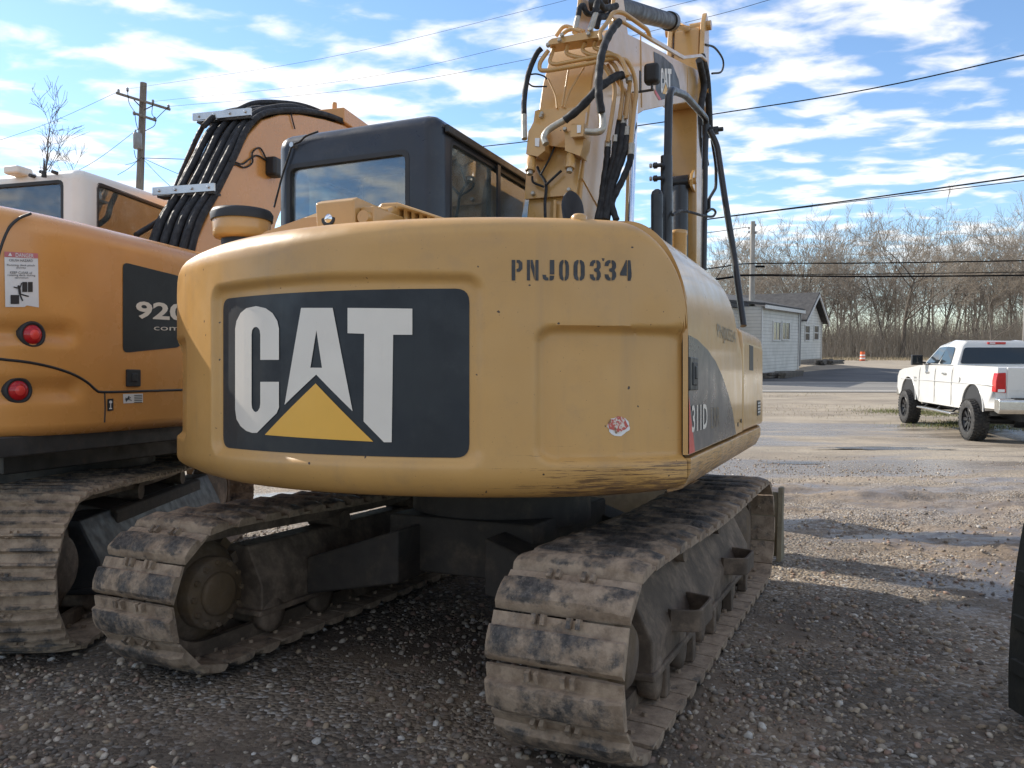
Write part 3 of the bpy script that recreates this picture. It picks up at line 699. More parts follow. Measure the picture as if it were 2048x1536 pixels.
def add_track(root, cr, cf, yaw_rel, width, half, rad, zc, n, meshes, frame_mat, outer, sag=.03, steps=True, yellow=None):
    Mt = Matrix.Translation((0, 0, 0)) @ Matrix.Rotation(-R_(yaw_rel), 4, 'Z')
    tr = empty('track', Mt, root)
    rg = random.Random(int(cr*100)+9)
    for k, (f, z, nr) in enumerate(chain_points(n, half, rad, sag, zc)):
        o = bpy.data.objects.new('track_shoe', meshes[rg.randrange(len(meshes))]); COL.objects.link(o); o.parent = tr
        zax = Vector((0, nr[0], nr[1])); yax = Vector((1, 0, 0)); xax = yax.cross(zax)
        Rm = Matrix((xax, yax, zax)).transposed().to_4x4()
        o.matrix_basis = Matrix.Translation((cr, cf+f, z)) @ Rm
    # chain links inside the shoes
    b = MB()
    for dx in (-.075, .075):
        loop = [(f, z, nr) for f, z, nr in chain_points(n*2, half, rad-.012, sag, zc)]
        A = []; 
        for f, z, nr in loop:
            o_ = Vector((cr+dx, cf+f, z)); nn = Vector((0, nr[0], nr[1])); A.append([o_+Vector((-.018, 0, 0)), o_+Vector((.018, 0, 0)), o_+Vector((.018, 0, 0))-nn*.07, o_+Vector((-.018, 0, 0))-nn*.07])
        b.ring(A+[A[0]], smooth=False, cap=False)
    b.build('chain', M['frame'], tr)
    # roller frame: box section with sloping shoulders
    sg = 1 if outer > 0 else -1
    fw = width*.30
    prof = [(-fw, zc-rad*.55), (fw, zc-rad*.55), (fw+.015, zc-rad*.50), (fw+.015, zc-rad*.12), (fw*.45, zc+rad*.50), (-fw*.45, zc+rad*.50), (-fw-.015, zc-rad*.12), (-fw-.015, zc-rad*.50)]
    b = MB(); b.prism([(cr+p[0], p[1]) for p in prof], 'y', cf-half*.78, cf+half*.80)
    b.box(cr-fw-.03, cr+fw+.03, cf-half*.80, cf+half*.82, zc-rad*.60, zc-rad*.50)
    b.build('roller_frame', frame_mat, tr, bevel=.014)
    for k in range(6):
        f = cf-half*.72+k*half*1.44/5; b = MB()
        b.lathe([(.05, -.17), (.085, -.165), (.085, -.10), (.06, -.09), (.06, .09), (.085, .10), (.085, .165), (.05, .17)], (cr, f, zc-rad+.115), (1, 0, 0), 18); b.build('track_roller', M['frame'], tr)
    for f, nm in ((cf-half, 'drive_sprocket'), (cf+half, 'front_idler')):
        b = MB(); r = rad-.075
        b.lathe([(r*.3, -.13), (r*.55, -.12), (r*.86, -.07), (r, -.05), (r, .05), (r*.86, .07), (r*.55, .12), (r*.3, .13)], (cr, f, zc), (1, 0, 0), 28)
        if nm == 'drive_sprocket':
            for k in range(16):
                a = k/16*2*math.pi; b.box(-.03, .03, -.03, .03, r-.02, r+.05, 0, Matrix.Translation((cr, f, zc)) @ Matrix.Rotation(a, 4, 'X'))
            for k in range(12):
                a = k/12*2*math.pi; b.hexbolt((cr-sg*.17, f+math.cos(a)*r*.60, zc+math.sin(a)*r*.60), (-sg, 0, 0), .014, .016)
            b.lathe([(r*.42, 0), (r*.42, .02), (r*.36, .026), (.02, .03)], (cr-sg*.175, f, zc), (-sg, 0, 0), 22)
            b.lathe([(r*.70, 0), (r*.70, .10), (r*.66, .112), (r*.3, .115)], (cr-sg*.06, f, zc), (-sg, 0, 0), 26)
            b.lathe([(r*.52, 0), (r*.52, .09), (r*.42, .11), (.02, .115)], (cr+sg*.06, f, zc), (sg, 0, 0), 26)
        b.build(nm, yellow or M['frame'], tr)
    for f in (-.35, .45):
        b = MB(); b.lathe([(.055, -.12), (.055, .12)], (cr, cf+f, zc+rad-.13), (1, 0, 0), 14); b.build('carrier_roller', M['frame'], tr)
    if steps:
        for f in (-.62, .52):
            b = MB(); x0_ = cr+sg*(fw+.012); x1_ = x0_+sg*.12
            P = fillet([(x0_, cf+f-.17, 0), (x1_, cf+f-.13, 0), (x1_, cf+f+.13, 0), (x0_, cf+f+.17, 0)], .03)
            top = [Vector((p.x, p.y, zc+.02)) for p in P]; bot = [Vector((p.x, p.y, zc-.075)) for p in P]
            inn = [Vector((p.x-sg*.016, p.y+(.012 if p.y < cf+f else -.012), p.z)) for p in top]; inb = [Vector((p.x, p.y, zc-.075)) for p in inn]
            b.ring([[top[i], bot[i], inb[i], inn[i]] for i in range(len(top))], smooth=False); b.build('track_step', frame_mat, tr, bevel=.006)
        for k in range(5):
            f = cf-.95+k*.47; b = MB(); b.box(cr+sg*(fw-.02), cr+sg*(fw+.035), f, f+.06, zc-rad*.95, zc-rad*.55)
            b.build('track_guide', frame_mat, tr, bevel=.008)
    return tr
PR = [(-.47, -.012), (-.47, .006), (-.20, .010), (-.188, .036), (-.155, .044), (.0, .050), (.18, .049), (.34, .042), (.40, .030), (.45, .005), (.47, -.012)]
shoes = [shoe_mesh('track_shoe', .50, .176, PR, M['track'], .0026, s) for s in range(6)]
YAWT = 25.9-23.2
ctr = Matrix.Rotation(-R_(YAWT), 4, 'Z')
for cr, sgn in ((1.025, 1), (-1.01, -1)):
    add_track(exc, cr, -.02, YAWT, .50, 1.385, .318, .378, 43, shoes, M['frame'], sgn, yellow=M['frameyellow'])
b = MB()
for s in (-1, 1):
    for f in (-.62, .62):
        b.prism([(s*.25, .34), (s*.85, .22), (s*.85, .42), (s*.25, .62)], 'y', f-.14, f+.14)
b.box(-.45, .42, -.55, .55, .36, .66); b.lathe([(.52, .60), (.52, .88), (.48, .93)], (-.03, 0, 0), (0, 0, 1), 36)
o = b.build('car_body', M['shademud'], exc, bevel=.015); o.matrix_basis = ctr
b = MB(); bl = []
for k in range(9):
    a = -.55+k*1.1/8; bl.append((2.40-.16*math.cos(a*1.3)+.03, .03+.50*k/8))
bl2 = [(p[0]-.028, p[1]) for p in bl[::-1]]
b.prism(bl+bl2, 'x', -1.31, 1.25); 
b.prism([(2.14, .02), (2.34, .02), (2.29, .33), (2.34, .57), (2.26, .57), (2.20, .3)], 'x', 1.225, 1.262); b.prism([(2.14, .02), (2.34, .02), (2.29, .33), (2.34, .57), (2.26, .57), (2.20, .3)], 'x', -1.322, -1.285)
o = b.build('dozer_blade', M['blade'], exc, bevel=.006); o.matrix_basis = ctr
b = MB()
for x in (-.45, .38): b.prism([(1.0, .30), (2.25, .14), (2.25, .34), (1.0, .46)], 'x', x-.05, x+.05)
o = b.build('blade_arm', M['frame'], exc, bevel=.01); o.matrix_basis = ctr

# ---- cab -----------------------------------------------------------------------
def window(name, P, ax, val, th, parent, mat, sub=None):
    b = MB(); b.prism(P, ax, val-th/2, val+th/2); return b.build(name, mat, parent)
def make_cab(root, x0, x1, y0, y1, z0, z1, skin, wins, glass, bevel=.085, lean=.0):
    b = MB(); b.box(x0, x1, y0, y1, z0, z1)
    cab = b.build('cab', skin, root, bevel=bevel, seg=4)
    c = MB(); c.box(x0+.06, x1-.06, y0+.06, y1-.06, z0+.05, z1-.10); cuts = [c.build('cutter', skin)]
    for ax, P in wins:
        c = MB()
        if ax == 'rear': c.prism(roundpoly(P, .05, 3), 'y', y0-.1, y0+.09)
        if ax == 'right': c.prism(roundpoly(P, .04, 3), 'x', x1-.09, x1+.1)
        if ax == 'left': c.prism(roundpoly(P, .04, 3), 'x', x0-.1, x0+.09)
        if ax == 'front': c.prism(roundpoly(P, .04, 3), 'y', y1-.09, y1+.1)
        cuts.append(c.build('cutter', skin))
    carve(cab, cuts)
    for ax, P in wins:
        grow = lambda Q, k: [(p[0]+(k if p[0] > sum(q[0] for q in Q)/len(Q) else -k), p[1]+(k if p[1] > sum(q[1] for q in Q)/len(Q) else -k)) for p in Q]
        Pg = roundpoly(grow(P, .008), .05, 3); Pi = roundpoly(grow(P, -.014), .04, 3); Po = roundpoly(grow(P, .010), .05, 3)
        pos = {'rear': ('y', y0+.022), 'right': ('x', x1-.022), 'left': ('x', x0+.022), 'front': ('y', y1-.022)}[ax]
        window('window', Pg, pos[0], pos[1], .006, cab, glass)
        sgn = -1 if ax in ('rear', 'left') else 1
        off = pos[1]+sgn*.012; b = MB()                          # rubber seal round the pane
        def P3(p, h): return Vector((h, p[0], p[1])) if pos[0] == 'x' else Vector((p[0], h, p[1]))
        n = len(Pi); b.ring([[P3(Po[i], off-.012), P3(Po[i], off+.010), P3(Pi[i], off+.010), P3(Pi[i], off-.012)] for i in range(n)]+[[P3(Po[0], off-.012), P3(Po[0], off+.010), P3(Pi[0], off+.010), P3(Pi[0], off-.012)]], smooth=False, cap=False)
        b.build('window_seal', M['plastic'], cab)
    return cab
cx0, cx1, cy0, cy1 = -1.13, -.085, -.685, .93
cab = make_cab(exc, cx0, cx1, cy0, cy1, 1.10, 2.775, M['black'], [
    ('rear', [(-1.035, 1.75), (-.265, 1.75), (-.265, 2.585), (-1.035, 2.585)]),
    ('right', [(-.545, 1.75), (.80, 1.75), (.80, 2.66), (-.545, 2.66)]),
    ('left', [(-.45, 1.5), (.80, 1.5), (.80, 2.6), (-.45, 2.6)]),
    ('front', [(-1.04, 1.35), (-.17, 1.35), (-.17, 2.62), (-1.04, 2.62)])], M['glass'])
b = MB(); b.box(-.085, -.060, -.62, .90, 2.675, 2.72); b.build('drip_rail', M['blackpipe'], cab, bevel=.008)
b = MB(); b.box(-.078, -.066, .02, .06, 1.72, 2.67); b.build('window_divider', M['blackpipe'], cab)
def seat(root, x, y, z):
    b = MB(); b.box(x-.25, x+.25, y-.22, y+.28, z, z+.14); b.prism([(y-.22, z+.1), (y-.08, z+.1), (y-.20, z+.78), (y-.32, z+.78)], 'x', x-.23, x+.23); b.prism([(y-.29, z+.80), (y-.19, z+.80), (y-.21, z+1.02), (y-.30, z+1.02)], 'x', x-.13, x+.13)
    return b.build('seat', M['seat'], root, bevel=.03)
seat(cab, -.62, -.1, 1.55)
b = MB(); b.box(-1.0, -.85, -.2, .35, 1.3, 1.75); b.box(-.38, -.22, -.2, .35, 1.3, 1.75); b.box(-.40, -.24, .55, .75, 1.3, 2.05); b.tube([(-.30, .3, 1.7), (-.30, .34, 1.95)], .02); b.tube([(-.93, .3, 1.7), (-.93, .34, 1.95)], .02)
b.build('console', M['plastic'], cab, bevel=.02)
b = MB(); b.box(-1.06, -.16, -.60, -.35, 1.2, 1.78); b.box(-.98, -.30, -.60, -.50, 2.52, 2.60); b.build('rear_shelf', M['seat'], cab, bevel=.02)
# aerial lead along the cab's rear corner
P = [EX.at(*p, f=-.70) for p in ((636, 263), (612, 272), (600, 283), (585, 290), (578, 310), (565, 350), (548, 415))]
b = MB(); b.tube(catmull(P, 4), .006, 5); b.lathe([(.014, -.01), (.014, .012)], P[3], (0, -1, 0), 10, 1); b.build('aerial_lead', [M['rubber'], M['steel']], cab)

# ---- boom ----------------------------------------------------------------------
BL, BR = .05, .39
side_poly = [(.06, 1.35), (.09, 1.8), (.16, 2.3), (.33, 2.95), (.45, 3.28), (.58, 3.50), (.75, 3.68), (.98, 3.79), (1.77, 4.005), (3.39, 4.43), (4.1, 4.63), (4.28, 4.62), (4.38, 4.50), (4.36, 4.36), (4.2, 4.27),
             (3.83, 4.215), (2.47, 3.735), (1.75, 3.47), (1.45, 3.33), (1.22, 3.12), (.98, 2.78), (.80, 2.4), (.66, 2.0), (.58, 1.35)]
b = MB(); b.prism(side_poly, 'x', BL, BR); boom = b.build('boom', M['cat'], exc, bevel=.012)
def bside(o=.003): return lambda u, v: Vector((BR+o, u, v))
def bs(x, y): p = EX.at(x, y, r=BR); return (p.y, p.z)
decal('boom_swoosh', [poly([bs(*p) for p in ((1307,103),(1325,112),(1345,130),(1357,160),(1361,186),(1340,195),(1322,200),(1312,185))])], bside(.002), M['decalblack'], boom)
decal('boom_swoosh_edge', [poly([bs(*p) for p in ((1309,178),(1313,184),(1322,199),(1318,201),(1309,186))])], bside(.003), M['decalred'], boom)
def bmap(p):
    u = (p[0]-343)/(1257-343); v = (1188-p[1])/(1188-494)
    a = bs(1321+u*21, 190-v*0); t_ = bs(1321+u*21, 136+u*1); return (a[0], a[1]+(t_[1]-a[1])*v)
decal('boom_emblem', [poly([bmap(p) for p in q_]) for q_ in (CATC, CATA1, CATA2, CATT)], bside(.004), M['decalwhite'], boom)
decal('boom_emblem_triangle', [poly([bmap(p) for p in CATTRI])], bside(.004), M['decalyellow'], boom)
b = MB()
for x in (1281, 1374):
    a, c = bs(x, 66 if x < 1300 else 131), bs(x+2, 220 if x < 1300 else 205); b.tube([(BR+.001, a[0], a[1]-.02), (BR+.001, c[0], c[1]+.02)], .006, 6)
a, c = bs(1163, 355), bs(1196, 415); b.tube([(BR+.001, *a), (BR+.001, *c)], .006, 6)
b.build('weld_seam', M['cat'], boom)
# stick with lugs, arm cylinder, bucket cylinder
sf = 4.16
b = MB(); b.prism([(sf, 2.0), (sf-.02, 3.6), (sf+.02, 4.35), (sf+.16, 5.16), (sf+.34, 5.30), (sf+.44, 5.18), (sf+.40, 4.6), (sf+.5, 4.2), (sf+.40, 3.4), (sf+.30, 2.0), (sf+.2, 1.8), (sf+.08, 1.8)], 'x', .085, .355)
stick = b.build('stick', M['cat'], exc, bevel=.012)
b = MB()
for r0 in (.02, .365): b.prism([(sf-.06, 4.32), (sf+.14, 5.20), (sf+.26, 5.36), (sf+.40, 5.28), (sf+.40, 4.3)], 'x', r0, r0+.05)
b.lathe([(.05, -.02), (.05, .47)], (-.01, sf+.27, 5.22), (1, 0, 0), 16); b.lathe([(.075, -.02), (.075, .48)], (-.01, 4.25, 4.46), (1, 0, 0), 20)
b.build('stick_lug', M['cat'], stick, bevel=.01)
A = Vector((.22, 1.15, 4.07)); Bv = Vector((.22, 3.52, 4.92)); Cv = Vector((.22, sf+.27, 5.22))
b = MB(); b.tube([A, Bv], .075, 20); b.tube([Bv-(Bv-A).normalized()*.12, Bv+(Bv-A).normalized()*.02], .09, 20, 1)
b.tube([Bv, Cv], .042, 16, 2); b.lathe([(.06, -.07), (.06, .07)], A, (1, 0, 0), 16, 1)
b.build('stick_cylinder', [M['darkmetal'], M['blackpipe'], M['chrome']], exc)
b = MB(); 
for r0 in (.08, .33): b.prism([(.95, 3.75), (1.4, 3.88), (1.25, 4.14), (1.08, 4.14)], 'x', r0, r0+.03)
b.build('cylinder_bracket', M['cat'], boom, bevel=.008)
bt = EX.at(1361, 365, f=sf-.10)
b = MB(); b.tube([(bt.x, sf-.12, bt.z-.05), (bt.x, sf-.14, bt.z-1.0)], .085, 20); b.tube([(bt.x, sf-.14, bt.z-1.0), (bt.x, sf-.15, bt.z-1.5)], .045, 14, 1)
b.lathe([(.07, -.09), (.07, .09)], (bt.x, sf-.11, bt.z), (1, 0, 0), 16)
b.build('bucket_cylinder', [M['blackpipe'], M['chrome']], exc)
b = MB()
for dx in (-.13, .11): b.prism([(sf, bt.z-.10), (sf-.17, bt.z-.07), (sf-.19, bt.z), (sf-.15, bt.z+.07), (sf, bt.z+.16)], 'x', bt.x+dx, bt.x+dx+.03)
b.lathe([(.035, -.17), (.035, .17)], (bt.x, sf-.11, bt.z), (1, 0, 0), 12); b.build('cylinder_eye', M['cat'], stick, bevel=.006)
# bucket tucked under the stick
sh = [(4.3+.42*math.cos(a)-.05, 1.25+.48*math.sin(a)) for a in np.linspace(math.pi*.45, math.pi*1.75, 14)]
b = MB(); b.prism(sh+[(4.3+(p[0]-4.3)*.92, 1.25+(p[1]-1.25)*.93) for p in sh[::-1]], 'x', -.22, .68); b.prism(sh, 'x', -.24, -.215); b.prism(sh, 'x', .675, .70)
b.build('bucket', M['blade'], exc, bevel=.006)
b = MB(); b.prism([(4.2, 1.65), (4.5, 1.65), (4.42, 1.95), (4.25, 1.95)], 'x', .1, .34); b.build('bucket_link', M['cat'], exc, bevel=.01)
# boom lift cylinder rod on the right
q0 = EX.at(1254, 440, f=.70); 
b = MB(); b.tube([(q0.x, .72, 1.3), (q0.x+.0, .72, 2.22)], .065, 18, 0); b.lathe([(.075, -.05), (.075, .03)], (q0.x, .72, 2.20), (0, 0, 1), 18, 0); b.tube([(q0.x, .72, 2.2), (q0.x-.02, .95, 3.30)], .030, 14, 1)
b.build('lift_cylinder', [M['blackpipe'], M['chrome']], exc)

# ---- valve gear on the back of the boom ----------------------------------------
def bf(x, y, off=0.): return EX.slope(x, y, .16-off, 2.3, .262)
def plate(name, px, off, th, mat, parent=boom, bevel=.005):
    P = [bf(*p, off) for p in px]; n = len(P); d = Vector((0, th, -.0)); b = MB()
    b.ring([[p for p in P], [p+d for p in P]], smooth=False); return b.build(name, mat, parent, bevel=bevel)
vp = plate('valve_plate', [(1049,398),(1152,389),(1160,330),(1172,222),(1160,214),(1078,219),(1070,222),(1067,244),(1058,262)], .035, .03, M['cat'])
plate('valve_block', [(1052,308),(1075,313),(1090,301),(1092,254),(1068,246),(1057,262)], .15, .13, M['cat'])
plate('valve_block', [(1130,301),(1160,312),(1166,290),(1171,247),(1143,248),(1141,262),(1129,262)], .15, .13, M['cat'])
plate('valve_block', [(1141,250),(1168,247),(1166,272),(1141,274)], .20, .06, M['cat'])
plate('valve_block', [(1090,290),(1130,295),(1130,262),(1091,258)], .09, .06, M['cat'])
plate('name_plate', [(1070,276),(1079,276),(1078,293),(1070,292)], .156, .004, M['sticker'], boom, None)
plate('name_plate', [(1154,250),(1162,250),(1161,265),(1154,266)], .206, .004, M['sticker'], boom, None)
mb_ = plate('tube_manifold', [(1094,90),(1097,82),(1104,77),(1199,60),(1203,72),(1200,74)], .17, .12, M['cat'])
for px in ((1064,310,1060,345),(1143,303,1139,340)):
    a = bf(px[0], px[1], .12); c = bf(px[2], px[3], .12); d = (c-a)
    b = MB(); b.tube([a, a+d*.25, a+d*.26, a+d*.92], [.026, .026, .030, .030], 14); b.tube([a+d*.9, a+d*1.12], .018, 10, 1); b.build('solenoid_valve', [M['cat'], M['fitting']], boom)
for x, y, o in ((1085,229,.04),(1067,388,.04),(1139,381,.04),(1120,82,.18),(1125,72,.18),(1178,70,.18),(1182,61,.18),(1097,92,.18),(1083,234,.04),(1131,260,.16)):
    b = MB(); b.hexbolt(bf(x, y, o), (0, -1, .2), .013, .018); b.build('plate_bolt', M['fitting'], boom)
def z1(p): return (950+p[0]/3.4133, p[1]/3.4133)
def hose(name, pts, r, mat, off=.1, smooth=True, n=9, parent=boom, offs=None, ribs=False):
    P = [bf(*p, (offs[i] if offs else off)) for i, p in enumerate(pts)]
    C = catmull(P, 6) if smooth else fillet(P, .06, 5); b = MB()
    if ribs:
        rr = [r*(1.10 if (i//2) % 2 else 1.0) for i in range(len(C))]; b.tube(C, rr, n)
    else: b.tube(C, r, n)
    return b.build(name, mat, parent)
def zz(*L): return [z1(p) for p in L]
hose('hose', [(1083,97),(1074,107),(1060,138),(1052,170),(1048,205),(1048,232)], .017, M['rubber'], .16)
hose('hose_fitting', [(1048,230),(1048,256),(1049,278)], .018, M['fitting'], .16)
hose('hose', [(1239,43),(1226,57),(1212,82),(1203,111),(1198,150),(1198,190),(1203,225)], .022, M['rubber'], .30, ribs=True, offs=[.1,.14,.22,.28,.30,.30,.27])
hose('hose_fitting', [(1203,224),(1206,245),(1203,260),(1192,264),(1172,263)], .020, M['fitting'], .24)
hose('hose', [(1246,151),(1236,151),(1217,162),(1194,180),(1160,216),(1130,240)], .023, M['rubber'], .20, ribs=True, offs=[.02,.06,.14,.2,.22,.2])
hose('hose_fitting', [(1132,239),(1112,250),(1095,262),(1088,276),(1092,288)], .020, M['fitting'], .19)
hose('hose_fitting', [(1258,164),(1256,152),(1245,150)], .020, M['fitting'], .0)
S = M['cat']
hose('steel_tube', zz((545,300),(525,370),(505,425),(545,442),(800,392),(930,372),(985,385),(1020,440),(1040,520)), .0125, S, .12, False)
hose('steel_tube', zz((500,345),(440,430),(440,482),(505,482),(720,445),(960,395),(1040,410),(1085,500),(1105,620),(1085,760),(1060,1000)), .0135, S, .10, False, offs=[.14,.14,.14,.14,.13,.10,.06,.0,-.05,-.08,-.1])
hose('steel_tube', zz((635,300),(618,365),(670,385),(850,420),(905,480),(960,590),(940,760),(905,970)), .013, S, .08, False, offs=[.13,.1,.1,.08,.05,.0,-.05,-.08])
hose('steel_tube', zz((755,290),(728,340),(770,370),(900,395),(960,450),(1000,560),(1010,640),(985,820)), .013, S, .08, False, offs=[.13,.1,.1,.08,.05,.0,-.05,-.08])
hose('steel_tube', zz((825,280),(808,325),(860,345),(950,372),(1010,440),(1060,540),(1050,640),(1030,810)), .013, S, .08, False, offs=[.13,.1,.1,.08,.05,.0,-.05,-.08])
hose('steel_tube', zz((905,440),(935,500),(1000,590),(1040,640),(1015,830)), .012, S, .0, False, offs=[.04,.02,-.03,-.06,-.1])
hose('steel_tube', zz((1075,640),(1085,760),(1068,990)), .012, S, -.12, False)
hose('steel_tube', zz((860,280),(850,220),(900,160),(945,80),(1010,85),(1180,205),(1195,262),(1425,392),(1540,378),(1578,412)), .014, S, .0, False, offs=[.16,.16,.1,.06,.0,-.25,-.3,-1.6,-2.3,-2.6])
hose('steel_tube', zz((940,130),(1010,150),(1200,270),(1420,398)), .012, S, .0, False, offs=[.06,.0,-.3,-1.5])
hose('steel_tube', zz((555,245),(605,172),(680,195),(745,215)), .012, S, .12, False)
hose('steel_tube', zz((600,230),(650,195),(720,215)), .012, S, .16, False)
# elbow hoses over the top
hose('hose_fitting', zz((680,225),(690,170),(705,110)), .017, M['fitting'], .12); hose('hose_fitting', zz((785,210),(805,150),(825,90)), .018, M['fitting'], .10)
hose('hose', zz((705,115),(715,55),(740,40),(760,85),(800,98),(870,85)), .018, M['rubber'], .1, offs=[.12,.12,.1,.08,.0,-.1])
hose('hose', zz((820,95),(835,20),(850,20),(880,52),(930,50),(965,40)), .021, M['rubber'], .1, offs=[.1,.1,.08,.0,-.1,-.15])
hose('hose', zz((830,190),(850,120),(900,110),(950,60)), .020, M['rubber'], -.05, offs=[.0,.0,-.1,-.2])
# lower hose bundle into the hood
for pts, r in ((((905,1000),(900,1090),(880,1230),(862,1370),(835,1500)), .019), (((960,960),(945,1080),(905,1240),(880,1370),(860,1500)), .018),
               (((1012,850),(1005,940),(985,1060),(935,1210),(905,1350),(890,1500)), .022), (((1040,920),(1030,1010),(985,1140),(935,1290),(935,1400),(965,1500)), .019),
               (((1065,1050),(1055,1110),(1010,1220),(965,1310),(925,1400),(900,1500)), .019), (((985,820),(960,1000),(930,1180),(900,1340),(875,1500)), .017)):
    hose('hose', zz(*pts), r, M['rubber'], -.10, ribs=True)
for pts in (((908,965),(905,1010)), ((1015,800),(1012,860)), ((1042,870),(1038,930)), ((1068,985),(1064,1060)), ((962,930),(958,975))): hose('hose_fitting', zz(*pts), .021, M['fitting'], -.10)
for pts in (((560,740),(548,650),(500,540)), ((595,730),(640,470)), ((610,735),(650,620),(745,460))): hose('thin_tube', zz(*pts), .006, S, .045)
hose('thin_tube', zz((370,510),(420,505),(470,520),(490,540)), .005, M['rubber'], .10); hose('thin_tube', zz((365,570),(400,590),(490,590)), .005, M['rubber'], .10)
hose('wiring_harness', zz((480,1490),(478,1380),(485,1260),(440,1180),(425,1140)), .009, M['rubber'], .06)
hose('wiring_harness', zz((485,1262),(540,1210),(590,1165)), .008, M['rubber'], .07); hose('wiring_harness', zz((470,1275),(400,1245),(390,1205)), .007, M['rubber'], .07)
hose('wiring_harness', zz((450,1190),(510,1080),(560,960),(585,890)), .006, M['rubber'], .07)
hose('wiring_harness', zz((545,1370),(540,1500)), .012, S, .03)
# work lamp on the boom side
wc = EX.at(1304, 148, r=.56)
b = MB(); b.box(-.055, .055, -.04, .05, -.072, .072, 0, Matrix.Translation(wc)); wl_ = b.build('work_lamp', M['plastic'], boom, bevel=.028, seg=3)
b = MB(); b.box(.40, .56, wc.y+.05, wc.y+.06, wc.z-.10, wc.z-.085); b.box(.46, .47, wc.y+.03, wc.y+.06, wc.z-.09, wc.z+.05); b.tube([(wc.x, wc.y, wc.z-.07), (wc.x, wc.y, wc.z-.11)], .009, 8); b.build('lamp_bracket', M['darkmetal'], wl_)
# hoses down the stick
for pts in (((1404,112),(1413,150),(1417,200),(1420,268)), ((1398,120),(1408,170),(1402,215),(1404,280),(1412,330))):
    b = MB(); b.tube(catmull([EX.at(*p, r=.46) for p in pts], 6), .035, 8); b.build('stick_hose', M['rubber'], stick)
b = MB(); b.tube(catmull([EX.at(*p, r=.42) for p in ((1411,89),(1430,96),(1446,120),(1443,143),(1424,147))], 5), .012, 6); b.build('stick_hose', M['rubber'], stick)

# ---- handrails on the right --------------------------------------------------------
def rail(name, pts, r, rad, mat=M['blackpipe'], fl=.09, sub=None):
    P = [EX.at(p[0], p[1], r=(p[2] if len(p) > 2 else r)) for p in pts]; b = MB(); b.tube(fillet(P, fl, 6), rad, 12); return b.build(name, mat, sub or exc)
hr = rail('handrail', [(1334,500),(1334,400),(1338,178),(1370,190),(1413,238),(1410,300),(1407,540)], .87, .0235, fl=.10)
rail('rail_sleeve', [(1333,500),(1333,312)], .87, .034, sub=hr)
sb = EX.at(1314, 383, r=.85)
b = MB(); b.tube([(sb.x, sb.y, sb.z-.02), (sb.x, sb.y, sb.z-.40)], .034, 14); b.lathe([(.034, -.02), (.028, .0), (.012, .012), (.002, .014)], (sb.x, sb.y, sb.z), (0, 0, 1), 14); b.build('rail_sleeve', M['blackpipe'], hr)
b = MB()
for y in (330, 356):
    p = EX.at(1325, y, r=.86); b.tube([p, p+Vector((-.055, -.01, 0))], .012, 8, 0); b.lathe([(.018, 0), (.018, .02)], p+Vector((-.03, -.005, 0)), (-1, 0, 0), 6, 0); b.lathe([(.013, 0), (.013, .012)], p+Vector((-.06, -.01, 0)), (-1, 0, 0), 6, 1)
b.build('sleeve_bolt', [M['blackpipe'], M['fitting']], hr)
p = EX.at(1412, 262, r=.87); b = MB(); b.tube([p+Vector((0, 0, .04)), p-Vector((0, 0, .05))], .032, 12); b.box(-.01, .09, -.02, .02, -.03, .02, 0, Matrix.Translation(p)); b.hexbolt(p+Vector((.09, 0, 0)), (1, 0, 0), .016, .03); b.hexbolt(p+Vector((.05, -.02, .0)), (0, -1, 0), .016, .02); b.build('rail_clamp', M['blackpipe'], hr)
rail('front_handrail', [(1420,262,.95),(1434,290,1.0),(1450,400,1.08),(1468,510,1.14),(1487,652,1.22)], 1.1, .021, fl=.12)
rail('mirror_cable', [(1424,280,.9),(1432,330,.9),(1432,375,.9),(1418,398,.9),(1418,420,.9)], .9, .012, M['rubber'], fl=.06)
b = MB(); P = [EX.at(*q_, r=.93) for q_ in ((1345,430),(1360,422),(1380,424),(1405,431),(1425,433),(1431,424),(1424,418),(1414,424))]; b.tube(catmull(P, 5), .009, 7); b.build('mirror_cable', M['rubber'], hr)
p = EX.at(1357, 490, r=.78); b = MB(); b.lathe([(.055, -.25), (.055, .06), (.06, .07), (.06, .095), (.04, .10)], p, (0, 0, 1), 18); b.build('filler_cap', M['cat'], exc)
# ================================================================ ORANGE EXCAVATOR
LF = Frame((-3.15, 5.6), 15)
ex2 = empty('excavator', LF.M)
tag(ex2, 'orange excavator with white cab and black 920 panel, left of the tan excavator', 'excavator')
base = [(1.27, 1.45), (1.27, .8), (1.27, .2), (1.27, -.4), (1.27, -.8), (1.268, -1.02), (1.258, -1.20), (1.236, -1.38), (1.195, -1.55), (1.12, -1.70), (.98, -1.83), (.72, -1.94), (.4, -2.0), (0, -2.02)]
half_ = [(p.x, p.y) for p in catmull([(a, b_, 0) for a, b_ in base], 7)]
plan = half_+[(-a, b_) for a, b_ in half_[-2::-1]]
def pnorm(i):
    a = plan[max(i-1, 0)]; c = plan[min(i+1, len(plan)-1)]; d = Vector((c[0]-a[0], c[1]-a[1])).normalized(); return Vector((-d.y, d.x))
arc = [0.]
for i in range(1, len(plan)): arc.append(arc[-1]+math.hypot(plan[i][0]-plan[i-1][0], plan[i][1]-plan[i-1][1]))
s_c = arc[min(range(len(half_)), key=lambda i: abs(plan[i][1]+1.14))]       # arc length at the rear corner
def bulge(s, z):
    u = s-s_c
    d = .038*sm(0, -.09, rrect(u, z, .02, 2.2, 1.545, 1.70-.05*max(0, u-.2), .08))
    d += .038*sm(0, -.09, rrect(u, z, -.02, 2.2, 1.255, 1.425, .08))
    d += .016*sm(0, -.02, rrect(u, z, -.99, .12-.0, 1.515, 2.09, .04)) if False else 0
    return d
pn = [pnorm(i) for i in range(len(plan))]
if pn[3].x < 0: pn = [-n for n in pn]
